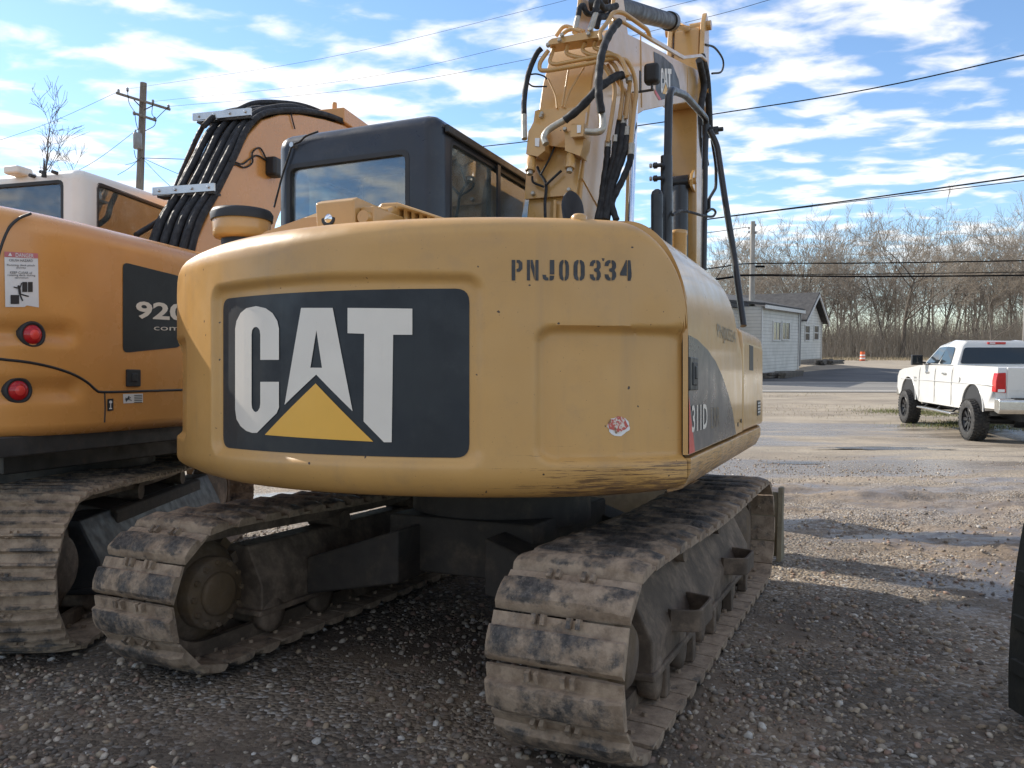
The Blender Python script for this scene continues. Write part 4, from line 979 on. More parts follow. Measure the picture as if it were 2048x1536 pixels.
zprof = [(-.10, 1.10), (-.03, 1.115), (0, 1.15)]+[(0, 1.15+(2.10-1.15)*k/46) for k in range(1, 47)]+[(-.008, 2.145), (-.028, 2.185), (-.06, 2.212), (-.11, 2.232), (-.22, 2.25), (-.6, 2.26)]
b = MB(); G = []
for ins, z in zprof:
    G.append([Vector((p[0]+pn[i].x*(ins-bulge(arc[i], z)), p[1]+pn[i].y*(ins-bulge(arc[i], z)), z)) for i, p in enumerate(plan)])
b.grid(G, flip=False); hou = b.build('rear_housing', M['orange'], ex2)
def lfs(x, y, off=0.):
    "point of the orange housing seen at a pixel"
    o, d = LF.ray(x, y); best = None
    for i in range(len(plan)-1):
        a = plan[i]; c = plan[i+1]; ex, ey = c[0]-a[0], c[1]-a[1]; den = d.x*ey-d.y*ex
        if abs(den) < 1e-9: continue
        t_ = ((a[0]-o.x)*ey-(a[1]-o.y)*ex)/den; u = ((a[0]-o.x)*d.y-(a[1]-o.y)*d.x)/den
        if t_ > 0 and -.001 <= u <= 1.001 and (best is None or t_ < best[0]): best = (t_, i, u)
    if best is None: best = (1, 0, 0)
    t_, i, u = best; p = o+d*t_; n = pn[i]; k = off-bulge(arc[i]*(1-u)+arc[i+1]*u, p.z)
    return Vector((p.x+n.x*k, p.y+n.y*k, p.z))
def lfn(x, y):
    p = lfs(x, y); i = min(range(len(plan)), key=lambda j: (plan[j][0]-p.x)**2+(plan[j][1]-p.y)**2); return Vector((pn[i].x, pn[i].y, 0))
pxc = list(range(-60, 420, 9))
b = MB(); b.box(-1.15, 1.2, -1.6, 1.4, 1.02, 1.12); b.box(-.9, .9, -1.3, 1.2, .90, 1.03); b.lathe([(.6, .75), (.6, 1.0)], (0, 0, 0), (0, 0, 1), 30); b.build('deck', M['darkmetal'], ex2, bevel=.01)
b = MB(); b.box(-.6, 1.0, -.95, 1.35, 2.15, 2.24); b.build('deck_top', M['orange'], ex2, bevel=.02)
dp = decal('model_panel', [poly(roundpoly([(245,706),(362,694),(362,553),(245,524)], 12, 4))], lambda u, v: lfs(u, v, .003), M['decalblack'], hou, pxc)
def pxtext(s, x0, x1, yb, yt, sx=0., bold=0.):
    V, Fc = text_mesh(s, 1.0, 1.0, bold); return ([(x0+(x1-x0)*u, yb+(yt-yb)*v+sx*u) for u, v in V], Fc)
decal('model_number', [pxtext('920', 270, 372, 637, 602, 6, .03)], lambda u, v: lfs(u, v, .006), M['decalwhite'], hou, pxc)
decal('model_suffix', [pxtext('compact', 306, 412, 664, 652, 2)], lambda u, v: lfs(u, v, .006), M['decalwhite'], hou, pxc)
def seam(name, pts, rad=.005, parent=None, n=4):
    C = catmull([Vector((a, b_, 0)) for a, b_ in pts], n); bb = MB(); bb.tube([lfs(p.x, p.y, -.001) for p in C], rad, 6); return bb.build(name, M['ink'], parent or hou)
seam('panel_gap', [(-60,711),(0,718),(60,725),(110,736),(150,750),(175,765),(192,780),(205,784),(260,783),(355,780),(420,778)], .0075)
seam('panel_gap', [(209,785),(210,815),(209,845)]); seam('panel_gap', [(62,427),(38,437),(19,455),(6,482),(-6,520)], .007)
for x, y in ((67, 669), (40, 781)):
    p = lfs(x, y, .004); n = lfn(x, y); b = MB()
    b.lathe([(.066, -.05), (.066, .022), (.056, .030), (.050, .022)], p, n, 26, 0); b.lathe([(.050, .018), (.042, .030), (.024, .038), (.002, .040)], p, n, 26, 1); b.lathe([(.024, .0385), (.016, .043), (.002, .044)], p, n, 18, 2)
    b.build('tail_lamp', [M['plastic'], M['redlens'], M['redglow']], ex2)
# stickers
st = decal('danger_sticker', [poly([(8,503),(75,507),(77,615),(53,611),(48,614),(10,614)])], lambda u, v: lfs(u, v, .003), M['sticker'], hou, pxc)
decal('danger_band', [poly([(8,503),(75,507),(75,517),(8,514)])], lambda u, v: lfs(u, v, .0045), M['pink'], hou, pxc)
decal('danger_heading', [pxtext('DANGER', 30, 66, 514, 506, 2, .01), poly([(15,512),(23,512.5),(19,505)])], lambda u, v: lfs(u, v, .006), M['sticker'], hou, pxc)
decal('danger_print', [pxtext('CRUSH HAZARD', 17, 64, 523, 518, 1), pxtext('Rotating deck pinch', 13, 68, 533, 528, 1), pxtext('points', 32, 50, 538, 533.5, .5), pxtext('KEEP CLEAR of', 19, 63, 547.5, 542.5, 1), pxtext('rotating deck during', 14, 69, 553, 548, 1), pxtext('operation', 28, 55, 558, 553.5, .5)], lambda u, v: lfs(u, v, .006), M['ink'], hou, pxc)
def dot(x, y, r): return poly([(x+math.cos(a)*r, y+math.sin(a)*r) for a in np.linspace(0, 6.28, 10, endpoint=False)])
def stroke(x0, y0, x1, y1, w):
    n = Vector((y1-y0, x0-x1)).normalized()*w; return poly([(x0+n.x, y0+n.y), (x1+n.x, y1+n.y), (x1-n.x, y1-n.y), (x0-n.x, y0-n.y)])
decal('danger_pictogram', [poly([(43,564),(53,564),(53,584),(43,584)]), poly([(54.5,564),(64,564),(64,584),(54.5,584)]), poly([(20,590),(37,590),(37,608),(20,608)]), dot(36,573,2.6), stroke(37,575,38.5,588,2.6), stroke(37,577,26,574,1.2), stroke(38,588,56,593,1.3), stroke(38,588,44,602,1.4), stroke(38,578,42,566,1.1)], lambda u, v: lfs(u, v, .006), M['ink'], hou)
decal('small_label', [poly([(245,788),(285,787),(285,805),(246,807)])], lambda u, v: lfs(u, v, .003), M['sticker'], hou, pxc)
decal('small_label_print', [stroke(249,800,260,795,1), stroke(251,803,257,792,1.1), stroke(249,796,262,801,.8)]+[stroke(267,791+k*3.4,283,790.5+k*3.4,.7) for k in range(5)], lambda u, v: lfs(u, v, .0045), M['ink'], hou)
decal('hook_label', [poly([(214,798),(226,797),(226,821),(214,822)])], lambda u, v: lfs(u, v, .003), M['decalblack'], hou)
decal('hook_symbol', [dot(220,804,3.2), stroke(220,806,220,816,1), stroke(217,817,223,817,1.1)], lambda u, v: lfs(u, v, .0045), M['sticker'], hou)
p = lfs(265, 756, 0); n = lfn(265, 756)
b = MB(); b.box(-.004, .014, -.052, .052, -.048, .048, 0, Matrix.Translation(p)); b.box(.010, .020, -.02, .02, -.022, .026, 0, Matrix.Translation(p)); b.build('door_latch', M['plastic'], hou, bevel=.012, seg=2)
# cab
cab2 = make_cab(ex2, -1.14, -.13, .30, 1.85, 1.20, 2.985, M['white'], [
    ('rear', [(-1.02, 2.25), (-.29, 2.25), (-.29, 2.885), (-1.02, 2.885)]),
    ('right', [(.47, 2.0), (1.72, 2.0), (1.72, 2.85), (.47, 2.90)]),
    ('left', [(.45, 1.7), (1.7, 1.7), (1.7, 2.85), (.45, 2.85)]),
    ('front', [(-1.04, 1.5), (-.22, 1.5), (-.22, 2.84), (-1.04, 2.84)])], M['glass'], bevel=.09)
seat(cab2, -.64, .85, 1.72)
b = MB(); b.box(-1.06, -.2, .37, .6, 1.3, 2.2); b.build('rear_shelf', M['seat'], cab2, bevel=.02)
b = MB(); b.box(-.60, -.22, 1.0, 1.62, 2.70, 2.78); b.build('sun_visor', M['seat'], cab2, bevel=.02)
q_ = LF.at(40, 345, f=.30)
b = MB(); b.box(-.07, .07, -.09, .06, -.03, .035, 0, Matrix.Translation(q_)); b.build('roof_lamp_housing', M['white'], cab2, bevel=.02)
for x, y in ((86, 345), (65, 352), (110, 345)):
    q_ = LF.at(x, y, f=.29); b = MB(); b.tube([q_+Vector((0, .02, 0)), q_+Vector((0, -.025, 0))], .014, 8); b.build('roof_fixing', M['darkmetal'], cab2)
q_ = LF.at(88, 349, f=.25); b = MB(); b.tube([q_, q_+Vector((.0, 0, .12))], [.008, .004], 6); b.lathe([(.018, -.02), (.018, .02)], q_, (0, 0, 1), 10); b.build('aerial_stub', M['plastic'], cab2)
# boom and its hose bundle
def lp(x, y, r=.62): p = LF.at(x, y, r=r); return (p.y, p.z)
edge = [(.35, 1.5)]+[lp(*p) for p in ((395,478),(435,394),(470,320),(498,268),(524,240),(560,229),(600,228),(650,238),(690,250),(716,264))]
low_ = [lp(714,270), (2.9, 3.80), (2.4, 3.55), (2.0, 3.2), (1.75, 2.8), (1.5, 2.2), (1.25, 1.5)]
b = MB(); b.prism(edge+low_, 'x', .25, .62); boom2 = b.build('boom', M['orange'], ex2, bevel=.015)
def eoff(i, k):
    a = Vector(edge[max(i-1, 0)]); c = Vector(edge[min(i+1, len(edge)-1)]); d = (c-a).normalized(); return Vector(edge[i])+Vector((-d.y, d.x))*k
rgl = random.Random(11)
for k in range(9):
    r0 = .245+k*.047; ko = .030+.022*(k % 2); P = []
    for i in range(len(edge)):
        q_ = eoff(i, ko+(rgl.uniform(0, .02) if i > 3 else 0)); P.append(Vector((r0+rgl.uniform(-.008, .008), q_.x, q_.y)))
    P.append(Vector((r0, 3.6, 4.0)))
    b = MB(); b.tube(catmull(P, 5), .027, 8); b.build('hose', M['rubber'], boom2)
P = [LF.at(*p, r=.14) for p in ((272,470),(330,432),(342,400),(375,318),(408,250),(436,230),(475,219),(530,212),(600,216),(660,234)) ]
b = MB(); b.tube(catmull(P, 6), .022, 9); b.build('hose', M['rubber'], boom2)
P = [LF.at(*p, r=.30) for p in ((408,252),(430,232),(470,222),(510,206),(560,205),(610,212),(660,232),(700,252))]
b = MB(); b.tube(catmull(P, 6), .024, 9); b.build('hose', M['rubber'], boom2)
for (xa, ya), (xb, yb) in (((336,402),(442,381)), ((404,249),(513,232))):
    A = LF.at(xa, ya, r=.13); B_ = LF.at(xb, yb, r=.64); A.y = B_.y-.10; A.z = B_.z-.0; B_.y -= .10
    b = MB(); b.box(.10, .66, A.y-.02, A.y+.0, A.z-.03, A.z+.03); b.box(.12, .64, A.y+.01, A.y+.10, A.z-.045, A.z-.028, 1)
    for k in range(4): b.hexbolt((.16+k*.15, A.y-.02, A.z), (0, -1, 0), .012, .012, 0)
    b.build('hose_clamp', [M['steel'], M['plastic']], boom2)
q_ = LF.at(547, 335, r=.66); b = MB(); b.box(-.05, .06, -.07, .07, -.085, .085, 0, Matrix.Translation(q_)); b.build('work_lamp', M['plastic'], boom2, bevel=.03, seg=3)
b = MB()
b.tube(catmull([LF.at(*p, r=.632) for p in ((458,328),(475,330),(490,335),(505,325),(505,305),(520,296),(533,318))], 5), .007, 6); b.build('lamp_cable', M['rubber'], boom2)
b = MB(); b.tube(catmull([LF.at(*p, r=.632) for p in ((458,322),(470,324),(485,328),(500,318),(515,311),(534,322))], 5), .007, 6); b.build('lamp_cable', M['rubber'], boom2)
b = MB(); b.tube(catmull([LF.at(*p, r=.632) for p in ((580,215),(584,235),(590,258))], 5), .006, 6); b.build('lamp_cable', M['rubber'], boom2)
a, c = lp(690,240), lp(715,262)
b = MB(); b.box(.22, .66, a[0]-.1, a[0]+.5, a[1]-.05, a[1]+.10); b.hexbolt((.5, a[0], a[1]+.10), (0, 0, 1), .03, .08); b.build('boom_lug', M['orange'], boom2, bevel=.02)
P2 = Vector((.44, a[0]+.2, a[1]-.1)); b = MB(); b.prism([(a[0]+.2, a[1]), (a[0]+.7, a[1]-.1), (a[0]+.8, 1.6), (a[0]+.45, 1.6)], 'x', .32, .56); b.build('stick', M['orange'], ex2, bevel=.015)
# tracks
PR3 = [(-.50, -.010), (-.50, .010), (-.44, .012), (-.40, .040), (-.34, .040), (-.30, .014), (-.06, .014), (-.03, .044), (.04, .044), (.07, .014), (.30, .014), (.34, .040), (.40, .040), (.44, .012), (.52, .008), (.52, -.010)]
shoes3 = [shoe_mesh('track_shoe', .60, .19, PR3, M['track'], .0022, 20+s, nx_=7) for s in range(4)]
for cr, sgn in ((.575, 1), (-1.42, -1)):
    add_track(ex2, cr, -.06, -4-15, .60, 1.46, .375, .425, 44, shoes3, M['darkmetal'], sgn, steps=False)
ctr2 = Matrix.Rotation(-R_(-19), 4, 'Z')
b = MB(); b.box(-1.2, .4, -.55, .55, .42, .76)
for s, x in ((-1, -1.3), (1, .5)): b.prism([(x-.3, .35), (x+.2, .35), (x+.2, .6), (x-.3, .7)], 'y', -.8, .8)
o = b.build('car_body', M['shademud'], ex2, bevel=.015); o.matrix_basis = ctr2
# ================================================================ ROAD, VERGES, PUDDLES
def sheet(name, outline, mat, lift, label, step=1.0, kind='structure', cat=None):
    "an irregular patch draped on the ground"
    bm = bmesh.new(); vs = [bm.verts.new((x, y, 0)) for x, y in outline]; bm.faces.new(vs)
    x0, x1 = min(p[0] for p in outline), max(p[0] for p in outline); y0, y1 = min(p[1] for p in outline), max(p[1] for p in outline)
    for ax, a, c in ((0, x0, x1), (1, y0, y1)):
        n = min(90, int((c-a)/step))
        for k in range(1, n):
            co = [0, 0, 0]; no = [0, 0, 0]; co[ax] = a+(c-a)*k/n; no[ax] = 1
            bmesh.ops.bisect_plane(bm, geom=bm.verts[:]+bm.edges[:]+bm.faces[:], plane_co=co, plane_no=no)
    for v in bm.verts: v.co.z = gz1(v.co.x, v.co.y)+lift
    bmesh.ops.recalc_face_normals(bm, faces=bm.faces[:])
    if sum(f.normal.z for f in bm.faces) < 0: bmesh.ops.reverse_faces(bm, faces=bm.faces[:])
    me = bpy.data.meshes.new(name); bm.to_mesh(me); bm.free(); me.materials.append(mat)
    for p in me.polygons: p.use_smooth = True
    o = bpy.data.objects.new(name, me); COL.objects.link(o); tag(o, label, cat, kind=kind); return o
t = NT('asphalt'); c = t.mix(t.ramp(t.noise(.25, 6, .6, stretch=(.25, 1.4, 1)), .35, .65), (.13, .122, .112), (.22, .205, .185)); c = t.mix(t.ramp(t.noise(40, 3), .4, .6, 0, .3), c, (.3, .28, .25)); t.set('Base Color', c); t.set('Roughness', .85); M['asphalt'] = t.m
t = NT('house shadow asphalt'); c = t.mix(t.ramp(t.noise(.4, 6, .6), .35, .65), (.045, .045, .047), (.085, .082, .08)); t.set('Base Color', c); t.set('Roughness', .8); M['drive'] = t.m
M['line'] = paint('worn road paint', (.62, .58, .50), .7, .05, .5, (.25, .23, .2), 1.5, bump=0)
RA = math.radians(-2.0)
def rp(x, y): return (x, y+math.tan(RA)*(x-12))
def strip(x0, x1, y0, y1): return [rp(x0, y0), rp(x1, y0), rp(x1, y1), rp(x0, y1)]
for nm, y0, y1, mt, lift in (('road', 33.2, 41.5, M['asphalt'], .02),):
    sheet(nm, strip(-150, 170, y0, y1), mt, lift, 'pale two lane road crossing beyond the yard', 3.6, cat='road')
sheet('road_line', strip(-150, 170, 33.9, 34.12), M['line'], .026, 'white line along the near edge of the road', 4, cat='road marking')
sheet('road_line', strip(-150, 170, 40.5, 40.68), M['line'], .026, 'white line along the far edge of the road', 4, cat='road marking')
sheet('road_line', strip(-150, 170, 37.1, 37.24), M['line'], .026, 'centre line of the road', 4, cat='road marking')
sheet('driveway', [(9, 41.6), (60, 40.2), (70, 52), (52, 60), (36, 62), (26, 56), (18, 50), (11, 48)], M['drive'], .03, 'asphalt parking area painted dark for the shadow of the grey house', 2.0, cat='driveway')  # dark tone of this sheet stands in for the house's shadow
t = NT('shallow water'); t.set('Base Color', (.09, .078, .066)); t.set('Roughness', t.ramp(t.noise(3, 5), .3, .7, .10, .28)); t.bump(t.noise(16, 4), .35, .02); M['water'] = t.m
rp_ = random.Random(5)
def blob(cx_, cy_, rx, ry, n=46, j=.42, rot=0):
    ph = [rp_.uniform(0, 6.28) for _ in range(4)]; out = []
    for k in range(n):
        a = k/n*6.283; r = 1+j*(.6*math.sin(2*a+ph[0])+.4*math.sin(3*a+ph[1])+.3*math.sin(5*a+ph[2])+.2*math.sin(9*a+ph[3]))
        x, y = rx*r*math.cos(a), ry*r*math.sin(a); out.append((cx_+x*math.cos(rot)-y*math.sin(rot), cy_+x*math.sin(rot)+y*math.cos(rot)))
    return out
for cx_, cy_, rx, ry, lb in ((7.6, 16.2, 1.3, .22, 'shallow puddle left of the pickup truck'), (4.95, 13.9, .55, .12, 'small bright puddle beside the front of the tan excavator'), (14.6, 17.6, 1.6, .35, 'dark puddle under the tail of the pickup truck')):
    o = sheet('puddle', blob(cx_, cy_, rx, ry), M['water'], .014, lb, .3, cat='puddle')
    zz_ = [v.co.z for v in o.data.vertices]; zm = sorted(zz_)[int(len(zz_)*.62)]
    for v in o.data.vertices: v.co.z = zm+.0                       # standing water is level
# grass, as blades
def grass(name, n, sample, h0, h1, cols, label, seed):
    rng = np.random.RandomState(seed); P = sample(rng, n); n = len(P); z = ground_z(P[:, 0], P[:, 1])
    h = rng.uniform(h0, h1, n); a = rng.uniform(0, 6.28, n); w = h*.06+.004; lx = rng.uniform(-.5, .5, n)*h; ly = rng.uniform(-.5, .5, n)*h
    dx, dy = np.cos(a)*w, np.sin(a)*w
    co = np.stack([np.stack([P[:, 0]-dx, P[:, 1]-dy, z-.01], -1), np.stack([P[:, 0]+dx, P[:, 1]+dy, z-.01], -1), np.stack([P[:, 0]+lx, P[:, 1]+ly, z+h], -1)], 1).reshape(-1, 3)
    me = bpy.data.meshes.new(name); me.vertices.add(len(co)); me.vertices.foreach_set('co', co.ravel()); me.loops.add(3*n); me.loops.foreach_set('vertex_index', np.arange(3*n, dtype=np.int32))
    me.polygons.add(n); me.polygons.foreach_set('loop_start', np.arange(0, 3*n, 3, dtype=np.int32)); me.polygons.foreach_set('loop_total', np.full(n, 3, np.int32))
    c = np.array(cols)[rng.randint(0, len(cols), n)]*rng.uniform(.7, 1.25, (n, 1)); colr = np.repeat(np.concatenate([c, np.ones((n, 1))], 1), 3, 0)
    at = me.color_attributes.new('stone', 'FLOAT_COLOR', 'POINT'); at.data.foreach_set('color', colr.ravel()); me.update(calc_edges=True)
    t = NT(name+' blades'); va = t.n('ShaderNodeVertexColor', layer_name='stone'); t.set('Base Color', va.outputs[0]); t.set('Roughness', .8); me.materials.append(t.m)
    o = bpy.data.objects.new(name, me); COL.objects.link(o); tag(o, label, 'grass', kind='stuff'); return o
def s_green(rng, n):
    c = np.array([(12.6, 25.6), (13.6, 25.0), (12.2, 21.6), (13.3, 22.3), (14.0, 20.6)])[rng.randint(0, 5, n)]; return c+rng.normal(0, 1, (n, 2))*np.array([.75, .38])
grass('grass', 9000, s_green, .03, .09, [(.10, .13, .03), (.16, .17, .05), (.22, .19, .09)], 'thin green grass tuft area by the front wheel of the pickup truck', 4)
def s_verge(rng, n): 
    p = np.stack([rng.uniform(-10, 60, n), rng.uniform(23.5, 33.0, n)], -1); return p[vnoise(p[:, 0]*.4, p[:, 1]*.8, 4) > .08]
grass('dry_grass', 26000, s_verge, .02, .07, [(.30, .24, .15), (.24, .20, .12), (.36, .30, .19)], 'flattened straw coloured grass along the near road verge', 6)
def s_far(rng, n): return np.stack([rng.uniform(-20, 130, n), rng.uniform(92, 110, n)], -1)
grass('dry_grass', 40000, s_far, .12, .45, [(.30, .24, .15), (.26, .20, .12), (.36, .29, .18)], 'tall dead grass in front of the bare woods', 8)

# ================================================================ BARE WOODS
def bark(name, a, b_):
    t = NT(name); t.set('Base Color', t.mix(t.ramp(t.noise(2.5, 5, .6, stretch=(3, 3, .5)), .3, .7), a, b_)); t.set('Roughness', .9); return t.m
M['bark'] = bark('grey brown bark', (.13, .108, .085), (.25, .21, .17)); M['twig'] = bark('brown twigs', (.215, .18, .145), (.32, .275, .225)); M['pale'] = bark('pale twigs', (.25, .205, .155), (.36, .30, .23)); M['darkbark'] = bark('dark bark', (.07, .057, .046), (.14, .115, .09))
def bare_tree(h, seed, spread=.5, levels=4, low=.35, thick=.013, twig=.016, nb=(6, 4, 3, 2)):
    "trunk with limbs (level 0-1) and a crown of fine branches; returns two builders"
    rg = random.Random(seed); tk, cr = MB(), MB()
    def limb(p, d, L, r, lv):
        n = 5 if lv < 2 else 3; pts = [p]; rad = [r]; q = p.copy(); dd = d.copy()
        for i in range(n):
            gs = .06 if lv == 0 else .14; dd = (dd+Vector((rg.gauss(0, gs), rg.gauss(0, gs), rg.gauss(0, .06)+(.07 if lv else 0)))).normalized()
            q = q+dd*L/n; pts.append(q.copy()); rad.append(max(twig*.6, r*(1-(.72 if lv else .62)*(i+1)/n)))
        (tk if lv < 2 else cr).tube(pts, rad, 6 if lv == 0 else 4 if lv < 3 else 3, cap=False)
        if lv >= levels: return
        for k in range(nb[min(lv, len(nb)-1)]+rg.randint(0, 2)):
            t_ = rg.uniform(low if lv == 0 else .25, 1.0); i = min(n-1, int(t_*n)); f = t_*n-i; s = pts[i].lerp(pts[i+1], f)
            ax = (pts[i+1]-pts[i]).normalized(); o = ax.orthogonal().normalized(); o.rotate(Matrix.Rotation(rg.uniform(0, 6.28), 3, ax))
            a = rg.uniform(.35, .95)*(.6+spread); nd = (ax*math.cos(a)+o*math.sin(a)).normalized(); nd.z = max(nd.z, -.1); nd.normalize()
            limb(s, nd, L*rg.uniform(.38, .62)*(1.0 if lv else .9+spread*.4), max(twig, rad[i]*rg.uniform(.42, .62)), lv+1)
    limb(Vector((0, 0, -.3)), Vector((rg.gauss(0, .04), rg.gauss(0, .04), 1)).normalized(), h, h*thick, 0)
    return tk, cr
def proto(h, seed, bm_, tm_, **k):
    a, c = bare_tree(h, seed, **k); return a.mesh('trunk', bm_), c.mesh('crown', tm_)
kinds = [proto(17, 1, M['bark'], M['twig'], low=.42, twig=.03), proto(16, 2, M['bark'], M['pale'], low=.35, twig=.028), proto(18, 3, M['darkbark'], M['twig'], low=.5, twig=.03, spread=.35), proto(15, 4, M['bark'], M['twig'], low=.3, spread=.6, twig=.03),
         proto(17.5, 6, M['bark'], M['pale'], low=.5, spread=.3, twig=.028), proto(14, 8, M['darkbark'], M['twig'], low=.25, spread=.65, twig=.03), proto(12, 9, M['bark'], M['pale'], low=.15, spread=.7, twig=.026)]
def put_tree(k, x, y, sc, rz, label, group, nm='bare_tree'):
    r = empty(nm, Matrix.Translation((x, y, gz1(x, y)-.1)) @ Matrix.Rotation(rz, 4, 'Z') @ Matrix.Scale(sc, 4)); tag(r, label, 'tree', group)
    for me in kinds[k]:
        o = bpy.data.objects.new(me.name.split('.')[0], me); COL.objects.link(o); o.parent = r
    return r
rt = random.Random(21)
for i in range(150):
    y = rt.uniform(112, 165); x = y*rt.uniform(.20, .74); sc = rt.uniform(.62, 1.16)*(1+.10*sm(.42, .62, x/y)-.10*sm(.36, .26, x/y)); sc *= .78*(y/130)**.8
    put_tree(rt.choice((0, 1, 2, 3, 4, 4, 2, 5)), x, y, sc, rt.uniform(0, 6.28), 'bare deciduous tree in the woods behind the house and truck', 'bare trees of the woods')
# big gnarled tree in front of the wood, and a bushy one behind the truck
kinds.append(proto(13.5, 33, M['darkbark'], M['twig'], low=.45, spread=.75, twig=.05, thick=.03, nb=(6, 4, 2, 2), levels=3)); put_tree(7, 104*.487, 104, .80, 1.0, 'gnarled dark trunked tree with crooked limbs left of the pickup cab', None)
put_tree(6, 101*.60, 101, .72, .4, 'wide bushy bare tree right above the pickup cab', None); put_tree(6, 103*.56, 103, .6, 2.4, 'low bushy bare tree left above the pickup cab', None)
# tree and saplings behind the white cab
tk, cr = bare_tree(3.7, 57, low=.10, spread=.30, thick=.016, twig=.013, nb=(7, 3, 2, 2), levels=3)
for q in (tk, cr): q.v = [(v[0], v[1], v[2]+9.6) for v in q.v]
tk.tube([(0, 0, -.2), (.05, .05, 4), (0, 0, 9.35)], [.17, .12, .065], 8)
kinds.append((tk.mesh('trunk', M['darkbark']), cr.mesh('crown', M['darkbark']))); p = W(88, 480, 40)
put_tree(8, p.x, p.y, 1.0, .5, 'bare tree standing behind the white cab', None); p = W(152, 480, 44); put_tree(8, p.x, p.y, .88, 2.1, 'smaller bare tree just right of the one behind the white cab', None)
# brushy understorey as one tangle
rng = np.random.RandomState(9); bm_ = MB()
V = []; Fq = []; colr = []
def stems(n, xr, yr, h0, h1, wd, tone):
    global V, Fq
    yy = rng.uniform(*yr, n); xx = yy*rng.uniform(*xr, n); gz_ = ground_z(xx, yy, False); hh_ = rng.uniform(h0, h1, n)*(.55+.9*np.clip(vnoise(xx*.16, yy*.16, 31)+.5, 0, 1))
    for i in range(n):
        p = np.array([xx[i], yy[i], gz_[i]-.1]); d = np.array([rng.normal(0, .22), rng.normal(0, .22), 1]); h = hh_[i]; q = p+d*h*.55; r = q+(d+np.array([rng.normal(0, .3), 0, -.1]))*h*.45
        w = wd*rng.uniform(.6, 1.4); o = len(V)
        V += [p+(-w, 0, 0), p+(w, 0, 0), p+(0, w*1.7, 0), q+(-w*.7, 0, 0), q+(w*.7, 0, 0), q+(0, w*1.2, 0), r]
        Fq += [(o, o+1, o+4, o+3), (o+1, o+2, o+5, o+4), (o+2, o, o+3, o+5), (o+3, o+4, o+6), (o+4, o+5, o+6), (o+5, o+3, o+6)]
        for k in range(4):
            t_ = rng.uniform(.25, .95); s = p+(q-p)*t_/.6 if t_ < .6 else q+(r-q)*(t_-.6)/.4; e = s+np.array([rng.normal(0, .35), rng.normal(0, .3), rng.uniform(.1, .5)])*h*.32; o = len(V); ww = w*.55
            V += [s+(-ww, 0, 0), s+(ww, 0, 0), s+(0, ww*1.7, 0), e]; Fq += [(o, o+1, o+3), (o+1, o+2, o+3), (o+2, o, o+3)]
stems(11000, (.19, .75), (104, 150), 2.6, 7.5, .028, 0); stems(3000, (.19, .75), (100, 112), 1.0, 3.4, .022, 0)
me = bpy.data.meshes.new('undergrowth'); me.from_pydata([tuple(v) for v in V], [], Fq); me.materials.append(M['pale']); o = bpy.data.objects.new('undergrowth', me); COL.objects.link(o); tag(o, 'tangled brown undergrowth along the foot of the woods', 'brush', kind='stuff')

# ================================================================ POLES AND WIRES
M['pole'] = bark('weathered pole wood', (.14, .115, .095), (.25, .21, .175)); M['polegrey'] = bark('grey pole wood', (.26, .24, .215), (.38, .355, .32)); M['wire'] = plain('black wire', (.008, .008, .010), .95, 0, .1); M['insul'] = plain('grey insulator', (.25, .24, .24), .3)
def cyl_between(b, a, c, r0, r1, n=12, m=0): b.tube([a, c], [r0, r1], n, m)
# left pole, with arms and transformer
a = W(287, 166, 29); c = W(280, 358, 29); d = (c-a); foot = a+d*((a.z+.62)/(a.z-c.z))
foot.z = gz1(foot.x, foot.y)-.1
pl = empty('utility_pole', Matrix.Translation(foot)); tag(pl, 'wooden utility pole with two crossarms and grey transformer behind the orange boom', 'utility pole')
def L3(x, y, dd=29): return W(x, y, dd)-foot
b = MB(); b.tube([(0, 0, 0), L3(287, 166)], [.17, .115], 14); b.build('pole_shaft', M['pole'], pl)
for p0, p1, nm in (((233,186), (340,219), 'crossarm'), ((267,226), (312,241), 'crossarm')):
    b = MB(); A = L3(*p0, 28.8); B_ = L3(*p1, 28.8); b.tube([A, B_], .06, 4); b.build(nm, M['pole'], pl)
for p0, p1 in (((268,200),(282,214)), ((308,210),(288,220))):
    b = MB(); b.tube([L3(*p0, 28.8), L3(*p1, 28.8)], .02, 5); b.build('arm_brace', M['darkmetal'], pl)
for x, y in ((237,182),(255,179),(306,203),(337,213),(268,226),(309,238)):
    q_ = L3(x, y, 28.8); b = MB(); b.lathe([(.03, -.08), (.05, -.02), (.035, .0), (.05, .03), (.02, .07)], q_, (0, 0, 1), 10); b.build('insulator', M['insul'], pl)
q_ = L3(275, 282, 28.7); b = MB(); b.lathe([(.13, -.28), (.15, -.26), (.15, .26), (.13, .28), (.02, .30)], q_, (0, 0, 1), 18); b.lathe([(.03, .28), (.03, .40)], q_+Vector((-.06, 0, 0)), (0, 0, 1), 8); b.lathe([(.03, .28), (.03, .40)], q_+Vector((.06, 0, 0)), (0, 0, 1), 8); b.build('transformer', M['insul'], pl)
for pts in (((255,180),(258,205),(268,222)), ((306,205),(304,228),(312,236)), ((337,214),(325,225),(312,238)), ((270,228),(272,245),(277,262)), ((312,240),(308,252),(290,262)), ((268,300),(272,316),(280,322))):
    b = MB(); b.tube(catmull([L3(*p, 28.75) for p in pts], 4), .012, 4); b.build('jumper_wire', M['wire'], pl)
